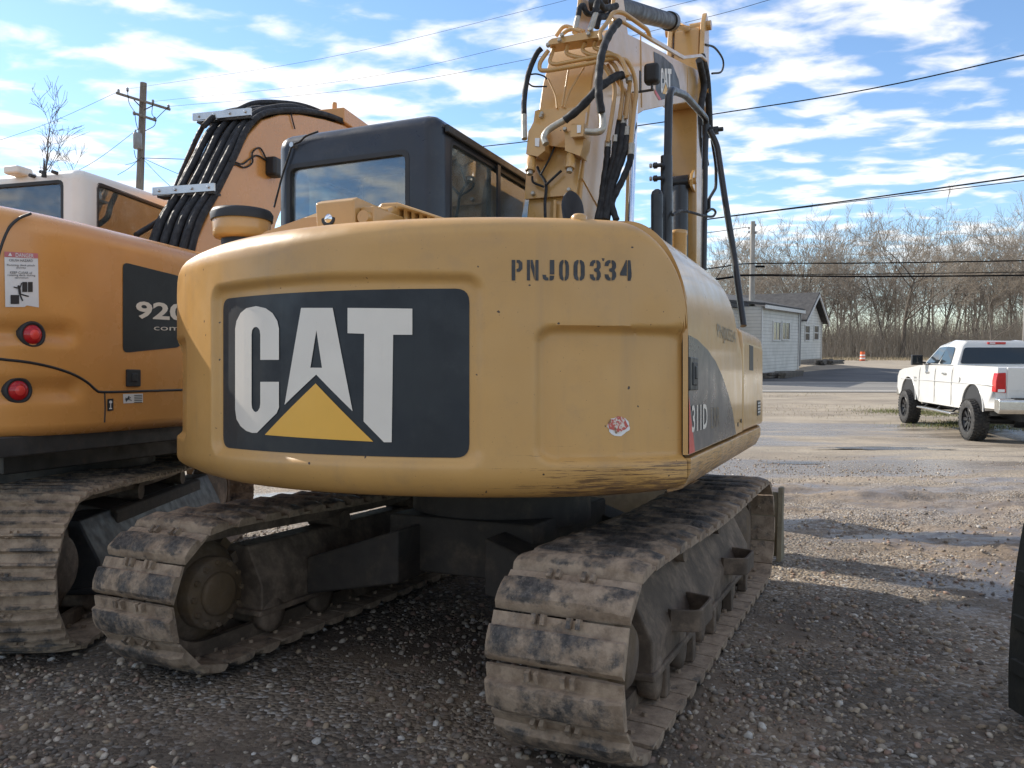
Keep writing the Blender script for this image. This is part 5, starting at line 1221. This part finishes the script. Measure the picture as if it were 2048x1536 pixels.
# right pole
a = W(1506, 443, 46); c = W(1503, 640, 46); d = c-a; foot2 = a+d*((a.z+.55)/(a.z-c.z)); foot2.z = gz1(foot2.x, foot2.y)-.1
pr = empty('utility_pole', Matrix.Translation(foot2)); tag(pr, 'plain grey utility pole in front of the grey house', 'utility pole')
b = MB(); b.tube([(0, 0, 0), a-foot2], [.19, .13], 14); b.build('pole_shaft', M['polegrey'], pr)
for x, y in ((1498,455),(1498,463),(1511,449),(1512,464),(1507,525),(1502,549)):
    q_ = W(x, y, 45.9)-foot2; b = MB(); b.lathe([(.04, -.1), (.06, -.02), (.04, .04)], q_, (0, 0, 1), 8); b.build('insulator', M['insul'], pr)
q_ = W(1520, 533, 45.8)-foot2; b = MB(); b.tube([q_-Vector((.26, 0, 0)), q_+Vector((.26, 0, 0))], .06, 8); b.build('splice_case', M['wire'], pr)
# light mast at the right
a = W(2046, 398, 60); m_ = W(2046, 730, 60); m_.z = gz1(m_.x, m_.y)
lm = empty('light_mast', Matrix.Translation(m_)); tag(lm, 'thin grey light mast at the right edge above the woods', 'light mast')
b = MB(); b.tube([(0, 0, 0), (0, 0, a.z-m_.z)], [.09, .05], 10); b.build('mast', M['polegrey'], lm); b = MB(); b.box(-.22, .14, -.2, .2, a.z-m_.z-.5, a.z-m_.z+.3); b.build('lamp_head', M['insul'], lm, bevel=.05)
def wire(pts, d0, d1, r, label, group=None):
    n = len(pts); P = []
    for i, (x, y) in enumerate(pts):
        t_ = (x-pts[0][0])/(pts[-1][0]-pts[0][0]); dd = 1/((1-t_)/d0+t_/d1); P.append(W(x, y, dd))
    b = MB(); b.tube(catmull(P, 6), r, 5); o = b.build('power_line', M['wire']); tag(o, label, 'wire', group); return o
wire([(255,178),(640,118),(1075,15),(1200,-22)], 28.8, 17, .004, 'thin overhead wire from the top of the left pole, uppermost of three')
wire([(306,203),(700,160),(1090,75),(1400,-2)], 28.8, 15, .004, 'thin overhead wire from the left pole, middle of three')
wire([(337,213),(700,180),(1063,117),(1400,38),(1545,-2)], 28.8, 14, .0048, 'thin overhead wire from the left pole, lowest of three')
wire([(285,316),(600,322),(975,292),(1272,252),(1430,228),(1740,178),(2120,94)], 28.8, 13, .012, 'black cable rising to the right across the middle of the sky')
wire([(1260,462),(1425,437),(1730,397),(2120,342)], 30, 16, .018, 'thick black cable rising to the right above the woods')
wire([(1260,463),(1425,438),(1730,400),(2120,352)], 30, 16, .010, 'thin cable just under the thick one above the woods')
wire([(1260,560),(1435,535),(1507,527),(1750,526),(2120,520)], 46, 44, .035, 'upper black cable crossing in front of the woods')
wire([(1260,580),(1455,554),(1502,549),(1750,548),(2120,543)], 46, 44, .022, 'middle black cable crossing in front of the woods')
wire([(1260,582),(1455,556),(1502,551),(1750,553),(2120,550)], 46, 44, .045, 'lowest and thickest black cable crossing in front of the woods')
wire([(1300,482),(1420,465),(1497,454)], 34, 46, .018, 'thin wire reaching the top of the grey pole')
wire([(1430,560),(1470,500),(1498,464)], 34, 46, .015, 'slanting guy wire on the grey pole')
wire([(-60,300),(100,245),(237,183)], 24, 28.8, .006, 'faint wire left of the left pole, upper one')
wire([(-60,470),(100,370),(190,322),(276,258)], 24, 28.8, .008, 'faint wire left of the left pole, lower one')
for i, (x1, y1) in enumerate(((420, 370), (355, 385), (235, 350), (250, 330))):
    wire([(285,316+i), ((285+x1)/2, (316+y1)/2+3), (x1, y1)] if x1 > 285 else [(x1, y1), ((285+x1)/2, (316+y1)/2+2), (283, 312+i)], 28.8, 26, .009, ['service wire falling right from the left pole, upper one', 'service wire falling right from the left pole, lower one', 'service wire falling left from the left pole, lower one', 'service wire falling left from the left pole, upper one'][i])
# ---- traffic barrel
p = W(1725, 717, 90); p.z = gz1(p.x, p.y); tb = empty('traffic_barrel', Matrix.Translation(p)); tag(tb, 'orange and white traffic barrel by the far roadside', 'traffic barrel')
M['barrel'] = plain('safety orange', (.75, .13, .03), .5); M['reflect'] = plain('reflective white band', (.75, .72, .68), .4)
for i, (z0, z1_, r0, r1, m_) in enumerate(((.0, .22, .30, .29, 'barrel'), (.22, .38, .29, .285, 'reflect'), (.38, .56, .28, .27, 'barrel'), (.56, .72, .27, .265, 'reflect'), (.72, 1.05, .26, .24, 'barrel'))):
    b = MB(); b.lathe([(r0, z0), (r1, z1_)], (0, 0, 0), (0, 0, 1), 18); b.build('barrel_band', M[m_], tb)
b = MB(); b.box(-.42, .42, -.42, .42, 0, .05); b.build('barrel_base', M['plastic'], tb, bevel=.02)
# ================================================================ GREY HOUSE
t = NT('pale vinyl siding'); x = t.xyz(); w_ = t.n('ShaderNodeTexWave', wave_type='BANDS', bands_direction='Z', wave_profile='SAW'); w_.inputs['Scale'].default_value = 1.6; t.l(t.tc.outputs['Object'], w_.inputs['Vector'])
c = t.mix(t.ramp(t.noise(1.5, 5), .3, .7), (.56, .53, .48), (.66, .63, .58)); c = t.mix(t.ramp(w_.outputs[1], .0, .28, .5, 0), c, (.16, .15, .14)); t.set('Base Color', c); t.set('Roughness', .7); t.bump(w_.outputs[1], .5, .02); M['siding'] = t.m
t = NT('dark shingles'); c = t.mix(t.ramp(t.noise(3, 6, .7), .3, .7), (.035, .034, .035), (.075, .072, .07)); t.set('Base Color', c); t.set('Roughness', .9); t.bump(t.noise(14, 5), .4, .03); M['shingle'] = t.m
M['trim'] = plain('pale trim', (.62, .60, .57), .6); M['oldwood'] = bark('old grey timber', (.05, .043, .036), (.14, .12, .10)); M['found'] = paint('concrete block', (.27, .22, .17), .9, .15, .4, (.15, .12, .1), 2)
# frame: s along the front wall (towards the right and away), t into the house (left and away)
HA = W(1600, 727, 56); HA.z = 0
hy = R_(33); hs = Vector((math.sin(hy), math.cos(hy), 0)); ht = Vector((-math.cos(hy), math.sin(hy), 0))
Mh = Matrix(((hs.x, ht.x, 0, HA.x), (hs.y, ht.y, 0, HA.y), (0, 0, 1, gz1(HA.x, HA.y)-.25), (0, 0, 0, 1)))
hs_root = empty('house', Mh); tag(hs_root, 'small grey sided house with dark shingle roof across the road', 'house')
Mi = Mh.inverted()
def hp(x, y, t0=0.):
    "point of the wall plane t = t0 at a pixel, in house coordinates (s, z)"
    o = Mi @ Vector((0, 0, HC)); q = Mi @ W(x, y, 10); d = q-o; k = (t0-o.y)/d.y; r = o+d*k; return r.x, r.z
s1, z_e = hp(1643, 640, .0); ss0 = .0
_, z_eave = hp(1602, 640, 0.); sa, z_ap = hp(1626, 592, 0.); zb = .0
GW = s1
main = MB(); main.prism([(0, -.6), (GW, -.6), (GW, z_eave), (GW*.52, z_ap-.1), (0, z_eave)], 'y', .0, 12.0)
# prism 'y' sweeps along t
mo = main.build('main_wall', M['siding'], hs_root)
f_ = MB(); f_.box(-.04, GW+.04, -.05, 12, -.7, .55); f_.build('foundation', M['found'], hs_root)
ov = .45
for sgn, sa_, sb_ in ((1, -ov, GW*.52), (-1, GW+ov, GW*.52)):
    sl = (z_ap-z_eave)/(GW*.52) if sgn > 0 else (z_ap-z_eave)/(GW*.48)
    za = z_eave-sl*ov+.12
    r_ = MB(); r_.prism([(sa_, za), (sb_, z_ap+.12), (sb_, z_ap+.26), (sa_, za+.14)], 'y', -.5, 12.4); r_.build('roof_slope', M['shingle'], hs_root)
    r_ = MB(); r_.prism([(sa_, za-.18), (sb_, z_ap-.06), (sb_, z_ap+.10), (sa_, za-.02)], 'y', -.54, -.46); r_.build('barge_board', M['trim'], hs_root)
# side wing in front left
e0 = hp(1523, 613, -.9); e1 = hp(1598, 622, -.9)
wz = (e0[1]+e1[1])/2; ws0 = e0[0]; ws1 = e1[0]
g = MB(); g.prism([(ws0, -.6), (ws1, -.6), (ws1, wz), (ws0, wz)], 'y', -.9, 7.0); g.build('wing_wall', M['siding'], hs_root)
r_ = MB(); r_.add([Vector(p) for p in ((ws0-.3, -1.2, wz+.02), (ws1+.25, -1.2, wz+.02), (GW*.52, 6.5, z_ap+.28), (ws0-.3, 9.0, z_ap-.25), (ws0-.3, -1.2, wz+.16), (ws1+.25, -1.2, wz+.16), (GW*.52, 6.5, z_ap+.40), (ws0-.3, 9.0, z_ap-.11))], [(0, 3, 2, 1), (4, 5, 6, 7), (0, 1, 5, 4), (1, 2, 6, 5), (2, 3, 7, 6), (3, 0, 4, 7)])
r_.build('wing_roof', M['shingle'], hs_root)
b = MB(); b.box(ws0-.3, ws1+.25, -1.26, -1.18, wz-.14, wz+.05); b.build('gutter', M['trim'], hs_root)
b = MB(); b.box(ws0-6, ws0, .4, 6.5, -.6, wz-.1); b.build('rear_wing_wall', M['siding'], hs_root)
b = MB(); b.box(ws0-6.2, ws0+.05, .1, 6.8, wz-.1, wz+.1); b.build('rear_wing_roof', M['shingle'], hs_root)
for s_, t0, h_ in ((ws0+.02, -.93, wz), (ws1-.06, -.93, wz), (GW-.05, -.03, z_eave)):
    b = MB(); b.box(s_-.06, s_+.06, t0-.03, t0, .0, h_); b.build('corner_board', M['trim'], hs_root)
b = MB(); b.tube([(ws1+.12, -.98, wz-.1), (ws1+.12, -.98, .2)], .05, 8); b.build('downpipe', M['insul'], hs_root)
def hwin(x0, x1, y0, y1, t0, split):
    a = hp(x0, y0, t0); c = hp(x1, y1, t0); wr = empty('window', Matrix.Translation((0, 0, 0)), hs_root); S0, S1, Z1, Z0 = a[0], c[0], a[1], c[1]; k = .07
    b = MB()
    for q in ((S0, S0+k, Z0, Z1), (S1-k, S1, Z0, Z1), (S0+k, S1-k, Z0, Z0+k), (S0+k, S1-k, Z1-k, Z1)): b.box(q[0], q[1], t0-.07, t0-.002, q[2], q[3])
    if split == 'v': b.box((S0+S1)/2-.03, (S0+S1)/2+.03, t0-.05, t0-.002, Z0+k, Z1-k)
    else: b.box(S0+k, S1-k, t0-.05, t0-.002, (Z0+Z1)/2-.03, (Z0+Z1)/2+.03)
    b.build('window_frame', M['trim'], wr)
    b = MB(); b.box(S0+k*.5, S1-k*.5, t0-.03, t0-.004, Z0+k*.5, Z1-k*.5); b.build('window_pane', M['pane'], wr)
t = NT('dark window glass'); t.set('Base Color', (.06, .065, .07)); t.set('Roughness', .08); M['pane'] = t.m
hwin(1545, 1559, 642, 682, -.9, 'v'); hwin(1563, 1578, 643, 681, -.9, 'v'); hwin(1609, 1618, 650, 682, 0, 'h'); hwin(1627, 1636, 650, 681, 0, 'h')
a = hp(1613, 631, 0); b = MB(); b.box(a[0]-.1, a[0]+.15, -.25, 0, a[1]-.08, a[1]+.06); b.build('wall_lamp', M['plastic'], hs_root)
# stacked planks and rubble along the foot of the wall
rg = random.Random(4)
for i, (s_, t0, L, z_) in enumerate(((ws0+1.2, -1.5, 3.2, .1), (ws0+3.4, -1.7, 3.6, .12), (ws0+2.0, -2.0, 4.0, .05), (GW*.3, -1.2, 4.2, .1), (GW*.55, -1.6, 3.8, .06), (GW*.75, -1.35, 3.0, .2))):
    P0 = Mh @ Vector((s_, t0, 0)); o = empty('plank_stack', Matrix.Translation((P0.x, P0.y, gz1(P0.x, P0.y)+.02)) @ Matrix.Rotation(math.pi/2-hy+rg.uniform(-.12, .12), 4, 'Z'))
    tag(o, ['grey timber stack below the left end of the house wing', 'timber stack leaning under the wing corner of the house', 'long front timber stack before the house wing', 'timber stack below the left gable window', 'long timber stack before the gable wall', 'short timber stack at the right gable corner'][i], 'timber', 'timber along the house wall')
    for k in range(4):
        b = MB(); b.box(-L/2, L/2, -.12, .12, 0, .13); b.build('plank', M['oldwood'], o, loc=(rg.uniform(-.2, .2), (k % 2)*.27-.12, (k//2)*.14+z_*.2), rot=(0, rg.uniform(-.015, .015), rg.uniform(-.05, .05)))

# ================================================================ WHITE PICKUP
TC = W(1940, 878, 18.3); TD = W(1812, 845, 22.7); TC.z = gz1(TC.x, TC.y); TD.z = gz1(TD.x, TD.y)
ty = math.atan2(TD.x-TC.x, TD.y-TC.y); tp = math.atan2(TD.z-TC.z, math.hypot(TD.x-TC.x, TD.y-TC.y))
trk = empty('pickup_truck', Matrix.Translation(TC) @ Matrix.Rotation(-ty, 4, 'Z') @ Matrix.Rotation(tp, 4, 'X') @ Matrix.Translation((1.02, 0, .0)))
tag(trk, 'lifted white crew cab pickup truck on big black off-road tyres', 'pickup truck')
WB = 4.40; M['gap'] = plain('shadow gap', (.10, .10, .10), .8)
def arch(cx_, r, z0, n=12): return [(cx_+r*math.cos(a), z0+r*math.sin(a)) for a in np.linspace(0, math.pi, n)]
low = [(-1.18, .80), (-.62, .78)]+arch(0, .60, .70)[::-1]+[(.64, .68), (3.66, .66)]+arch(WB, .62, .70)[::-1]+[(5.05, .78), (5.32, .80)]
up = [(5.36, 1.0), (5.34, 1.30), (5.22, 1.46), (4.9, 1.53), (4.1, 1.60), (3.70, 1.645), (3.45, 1.66), (1.16, 1.69), (1.10, 1.70), (-1.14, 1.70), (-1.20, 1.68), (-1.20, 1.2)]
def loft_side(P, half, mat, name, parent, tuck=.05):
    "side profile swept across with slightly tucked shoulders"
    b = MB(); n = len(P); rings = []
    def wdt(z): return half-tuck*max(0, (z-1.35)/.35)**1.5-.05*max(0, (1.0-z)/.3)**2
    for k, u in enumerate((-1, -.975, 0, .975, 1)):
        ring = []
        for y, z in P:
            ins = .045 if abs(u) == 1 else 0
            cy_, cz_ = 2.0, 1.15; ring.append(Vector((math.copysign(wdt(z), u)*abs(u) if u else 0, y, z)))
        rings.append(ring)
    b.ring(rings, smooth=False); return b.build(name, mat, parent, bevel=.03, seg=3)
body = loft_side(low+up, 1.0, M['truckwhite'], 'body', trk)
c1 = MB(); c1.box(-.80, .80, -1.12, 1.0, .98, 2.2); cu_ = [c1.build('cutter', M['truckwhite'])]
carve(body, cu_)
b = MB(); b.box(-.80, .80, -1.12, 1.0, .96, .985); b.build('bed_floor', M['plastic'], trk)
# greenhouse
A = [(-.93, 1.13), (-.93, 3.42), (.93, 3.42), (.93, 1.13)]; zb_, zt_ = 1.68, 2.29
bot = [Vector((-.93, 1.16, zb_)), Vector((-.94, 2.3, zb_)), Vector((-.90, 3.52, zb_)), Vector((.90, 3.52, zb_)), Vector((.94, 2.3, zb_)), Vector((.93, 1.16, zb_))]
mid = [Vector((-.80, 1.22, 2.16)), Vector((-.82, 1.9, 2.20)), Vector((-.76, 2.72, 2.18)), Vector((.76, 2.72, 2.18)), Vector((.82, 1.9, 2.20)), Vector((.80, 1.22, 2.16))]
tp_ = [Vector((-.66, 1.34, 2.28)), Vector((-.68, 1.9, 2.31)), Vector((-.62, 2.42, 2.27)), Vector((.62, 2.42, 2.27)), Vector((.68, 1.9, 2.31)), Vector((.66, 1.34, 2.28))]
g = MB(); g.ring([bot, mid, tp_], smooth=False); gh = g.build('cab_roof', M['truckwhite'], trk, bevel=.05, seg=3)
def quad_pane(name, P, off, mat, parent, th=.012):
    P = [Vector(p) for p in P]; n = (P[1]-P[0]).cross(P[-1]-P[0]).normalized(); P = [Vector((q.x, q.y, q.z)) for q in P]
    R2 = []; N = len(P)
    for i in range(N):
        a, b_, c = P[i-1], P[i], P[(i+1) % N]; u = (a-b_).normalized()*min(.06, (a-b_).length*.3); v = (c-b_).normalized()*min(.06, (c-b_).length*.3)
        for k in range(4): t_ = k/3; R2.append((b_+u)*(1-t_)**2+b_*2*t_*(1-t_)+(b_+v)*t_*t_)
    b = MB(); b.ring([[q+n*(off-th) for q in R2], [q+n*off for q in R2]], smooth=False); return b.build(name, mat, parent)
def lerp2(A_, B_, C_, D_, u, v): return (A_*(1-u)+B_*u)*(1-v)+(D_*(1-u)+C_*u)*v
t = NT('truck side glass'); t.set('Base Color', (.02, .025, .03)); t.set('Roughness', .03); t.set('IOR', 1.6); M['sideglass'] = t.m
t = NT('truck rear glass'); t.set('Base Color', (.012, .013, .014)); t.set('Roughness', .06); M['rearglass'] = t.m
for s in (-1, 1):
    B0, B1, B2 = Vector((s*.93, 1.16, zb_)), Vector((s*.94, 2.3, zb_)), Vector((s*.90, 3.52, zb_)); M0, M1, M2 = Vector((s*.80, 1.22, 2.16)), Vector((s*.82, 1.9, 2.20)), Vector((s*.76, 2.72, 2.18))
    q1 = [lerp2(B0, B1, M1, M0, u, v) for u, v in ((.30, .06), (.965, .06), (1.08, .90), (.42, .90))]
    q2 = [lerp2(B1, B2, M2, M1, u, v) for u, v in ((.06, .06), (.86, .06), (.80, .88), (.06, .90))]
    if s > 0: q1, q2 = q1[::-1], q2[::-1]
    # outward normal for left side: reverse order
    for nm, q_ in (('rear_door_window', q1), ('front_door_window', q2)):
        n = (q_[1]-q_[0]).cross(q_[-1]-q_[0]); q_ = q_ if n.x*s > 0 else q_[::-1]; quad_pane(nm, q_, .012, M['sideglass'], gh)
rw = [Vector((-.84, 1.165, 1.73)), Vector((.84, 1.165, 1.73)), Vector((.74, 1.215, 2.12)), Vector((-.74, 1.215, 2.12))]
quad_pane('rear_window', rw, .020, M['rearglass'], gh)
ws = [Vector((.84, 3.46, 1.72)), Vector((-.84, 3.46, 1.72)), Vector((-.70, 2.78, 2.14)), Vector((.70, 2.78, 2.14))]
quad_pane('windshield', ws, .03, M['rearglass'], gh)
b = MB(); b.box(-.20, .20, 1.235, 1.30, 2.20, 2.255); b.build('brake_lamp', M['redlens'], gh, bevel=.012)
b = MB(); b.box(-.16, -.04, 1.232, 1.30, 2.215, 2.242); b.build('cargo_lamp', M['sticker'], gh); 
V, Fc = text_mesh('T', .07, .08); decal('window_sticker', [([(-.74+u, 1.80+v) for u, v in V], Fc)], lambda u, v: Vector((u, 1.150+(v-1.73)*.12, v)), M['sticker'], gh)
# tailgate, lamps, bumper
b = MB(); b.box(-.78, .78, -1.225, -1.165, 1.02, 1.695); tg = b.build('tailgate', M['truckwhite'], trk, bevel=.025)
b = MB(); b.box(-.16, .16, -1.235, -1.20, 1.50, 1.56); b.build('tailgate_handle', M['plastic'], tg, bevel=.01)
b = MB(); b.box(-.72, .72, -1.232, -1.222, 1.20, 1.215); b.build('tailgate_crease', M['truckwhite'], tg)
for s in (-1, 1):
    b = MB(); b.prism([(s*.79, 1.14), (s*1.005, 1.16), (s*1.0, 1.40), (s*.97, 1.57), (s*.80, 1.58)], 'y', -1.222, -1.02); tl = b.build('tail_lamp', M['redlens'], trk, bevel=.02)
    b = MB(); b.box(*sorted((s*.82, s*.96)), -1.227, -1.2, 1.16, 1.225); b.build('reverse_lamp', M['sticker'], tl, bevel=.008)
M['bumper'] = plain('satin chrome bumper', (.62, .61, .58), .22, .9)
b = MB(); b.prism([(-1.42, .78), (-1.42, .99), (-1.38, 1.03), (-1.15, 1.03), (-1.15, .74), (-1.34, .70)], 'x', -1.0, 1.0); bp = b.build('rear_bumper', M['bumper'], trk, bevel=.03, seg=3)
b = MB(); b.box(-.7, .7, -1.40, -1.16, 1.028, 1.045); b.build('bumper_step', M['plastic'], bp)
b = MB(); b.box(-.12, .12, -1.40, -1.0, .58, .72); b.build('tow_hitch', M['plastic'], trk, bevel=.01)
b = MB(); b.box(-.99, .99, 5.28, 5.50, .74, 1.0); b.build('front_bumper', M['bumper'], trk, bevel=.04)
b = MB(); b.box(-.42, .42, -1.0, 5.0, .52, .70); b.tube([(-.8, 0, .47), (.8, 0, .47)], .09, 10); b.tube([(-.8, WB, .47), (.8, WB, .47)], .08, 10); b.lathe([(.16, -.15), (.18, 0), (.16, .15)], (0, 0, .47), (1, 0, 0), 14); b.build('chassis', M['plastic'], trk)
for s in (-1, 1):
    for y in (0, WB):
        b = MB(); b.prism(arch(y, .585, .70)+[(y-.585, .70)], 'x', s*.42, s*.97); b.build('wheel_well', M['plastic'], trk)
    b = MB(); b.box(*sorted((s*.90, s*1.08)), 1.05, 3.45, .50, .555); sb_ = b.build('side_step', M['bumper'], trk, bevel=.02)
    for y in (1.3, 2.3, 3.2):
        b = MB(); b.tube([(s*.75, y, .72), (s*.97, y, .53)], .025, 8); b.build('step_bracket', M['plastic'], sb_)
    for y in (1.75, 2.92):
        b = MB(); b.box(*sorted((s*.985, s*1.02)), y-.11, y+.11, 1.455, 1.50); b.build('door_handle', M['bumper'], trk, bevel=.012)
    for y0 in (1.25, 2.38, 3.52):
        b = MB(); b.tube([(s*1.0008, y0, .72), (s*1.0008, y0, 1.33), (s*.985, y0, 1.52), (s*.952, y0, 1.66)], .006, 5); b.build('door_gap', M['gap'], trk)
    b = MB(); b.box(*sorted((s*1.05, s*1.32)), 3.10, 3.22, 1.66, 1.93); b.tube([(s*.93, 3.28, 1.72), (s*1.1, 3.2, 1.74)], .03, 8); mr_ = b.build('wing_mirror', M['plastic'], trk, bevel=.03)
    b = MB(); b.box(*sorted((s*1.07, s*1.30)), 3.09, 3.098, 1.69, 1.90); b.build('mirror_glass', M['rearglass'], mr_)
    V, Fc = text_mesh('2500', .22, .05); pts = [((3.95-u if s < 0 else 3.73+u), 1.28+v) for u, v in V]
    decal('fender_badge', [(pts, Fc)], lambda u, v: Vector((s*1.003, u, v)), M['ink'], trk)
    V, Fc = text_mesh('HEAVY DUTY', .24, .035); pts = [((3.95-u if s < 0 else 3.73+u), 1.20+v) for u, v in V]
    decal('fender_badge', [(pts, Fc)], lambda u, v: Vector((s*1.003, u, v)), M['ink'], trk)
    for y in (0, WB):                                                   # dark arch lip and window trim
        b = MB(); b.tube([(s*(.995 if z_ < 1.2 else .99), y_, z_) for y_, z_ in arch(y, .605 if y == 0 else .625, .70, 16)], .018, 6); b.build('arch_lip', M['truckwhite'], trk)
    b = MB(); b.tube([(s*.948, 1.3, 1.688), (s*.95, 2.3, 1.685), (s*.91, 3.44, 1.682)], .012, 5); b.build('belt_trim', M['plastic'], gh)
    b = MB(); b.tube([(s*1.004, -1.1, 1.30), (s*1.004, 1.2, 1.28), (s*1.004, 3.6, 1.26), (s*1.0, 5.1, 1.24)], .008, 5); b.build('body_crease', M['truckwhite'], trk)
    b = MB(); b.lathe([(.07, 0), (.07, .004)], (s*1.0, .82, 1.36), (s, 0, 0), 18); b.build('fuel_flap', M['truckwhite'], trk)
# wheels
def wheel_meshes():
    rg = random.Random(2); b = MB(); R = .475; w = .165
    prof = [(.27, -w*.92), (.34, -w*1.02), (.42, -w*1.0), (R-.02, -w*.86), (R-.012, -w*.5), (R-.01, 0), (R-.012, w*.5), (R-.02, w*.86), (.42, w*1.0), (.34, w*1.02), (.27, w*.92)]
    b.lathe(prof, (0, 0, 0), (1, 0, 0), 48, cap=False)
    for k in range(36):
        a = k/36*6.283
        for j, (x0_, x1_) in enumerate(((-.165, -.085), (-.065, -.01), (.01, .065), (.085, .165))):
            aa = a+(.087 if j % 2 else 0); b.box(x0_, x1_, -.024, .024, R-.025, R+(.006 if j in (1, 2) else -.002), 0, Matrix.Rotation(aa, 4, 'X'))
    ty_ = b.mesh('tyre', M['tyre'])
    b = MB(); b.lathe([(.275, -w*.95), (.285, -w*.98), (.285, -w*.7), (.26, -w*.6), (.255, w*.9), (.28, w*.95)], (0, 0, 0), (1, 0, 0), 32, cap=False); b.lathe([(.255, -.02), (.07, -.05), (.06, -.09), (.01, -.095)], (0, 0, 0), (1, 0, 0), 24)
    for k in range(8): b.prism([(-.03, .07), (.03, .07), (.045, .262), (-.045, .262)], 'x', -.10, -.04) if k < 0 else b.add([Matrix.Rotation(k/8*6.283, 4, 'X') @ Vector(p) for p in ((-.105, -.028, .06), (-.105, .028, .06), (-.125, .04, .27), (-.125, -.04, .27), (-.03, -.028, .06), (-.03, .028, .06), (-.05, .04, .27), (-.05, -.04, .27))], [(0, 3, 2, 1), (4, 5, 6, 7), (0, 1, 5, 4), (1, 2, 6, 5), (2, 3, 7, 6), (3, 0, 4, 7)])
    return ty_, b.mesh('rim', M['blackpipe'])
tm, rm = wheel_meshes()
for s in (-1, 1):
    for y in (0, WB):
        w_ = empty('wheel', Matrix.Translation((s*.955, y, .475)) @ Matrix.Rotation(0 if s < 0 else math.pi, 4, 'Z'), trk)
        for me, nm in ((tm, 'tyre'), (rm, 'rim')):
            o = bpy.data.objects.new(nm, me); COL.objects.link(o); o.parent = w_

# ================================================================ BUCKET AT THE RIGHT EDGE
BK = Frame((2.655, 3.1), 0)
bk = empty('loader_bucket', BK.M); tag(bk, 'dark steel digging bucket cut off by the right edge of the picture', 'bucket')
M['bucketsteel'] = mudmetal('dark bucket steel', (.030, .030, .024), (.075, .065, .045), .4)
sh = [(p.x, p.y) for p in catmull([Vector(q) for q in ((.10, .96, 0), (-.30, .94, 0), (-.50, .86, 0), (-.555, .70, 0), (-.585, .45, 0), (-.60, .20, 0), (-.60, .03, 0))], 4)]+[(.35, .02), (.35, .06)]
inner = [(p[0]*.94+.03, .45+(p[1]-.45)*.93) for p in sh[::-1]]
b = MB(); b.prism(sh+inner, 'y', -.22, .20); so_ = b.build('bucket_shell', M['bucketsteel'], bk, bevel=.006)
for y in (-.245, .195):
    b = MB(); b.prism(sh, 'y', y, y+.02); b.build('side_plate', M['bucketsteel'], bk, bevel=.004)
for z in (.22, .40, .58):
    b = MB(); x_ = float(np.interp(z, [.2, .45, .7], [-.60, -.585, -.555])); b.box(x_-.016, x_+.02, -.2, .18, z-.03, z+.03); b.build('wear_strip', M['bucketsteel'], bk, bevel=.006)
b = MB(); b.box(-.03, .2, -.1, .2, .94, 1.0); b.lathe([(.05, -.14), (.05, .24)], (.06, 0, .98), (0, 1, 0), 14); b.build('bucket_lug', M['frameyellow'], bk, bevel=.01)
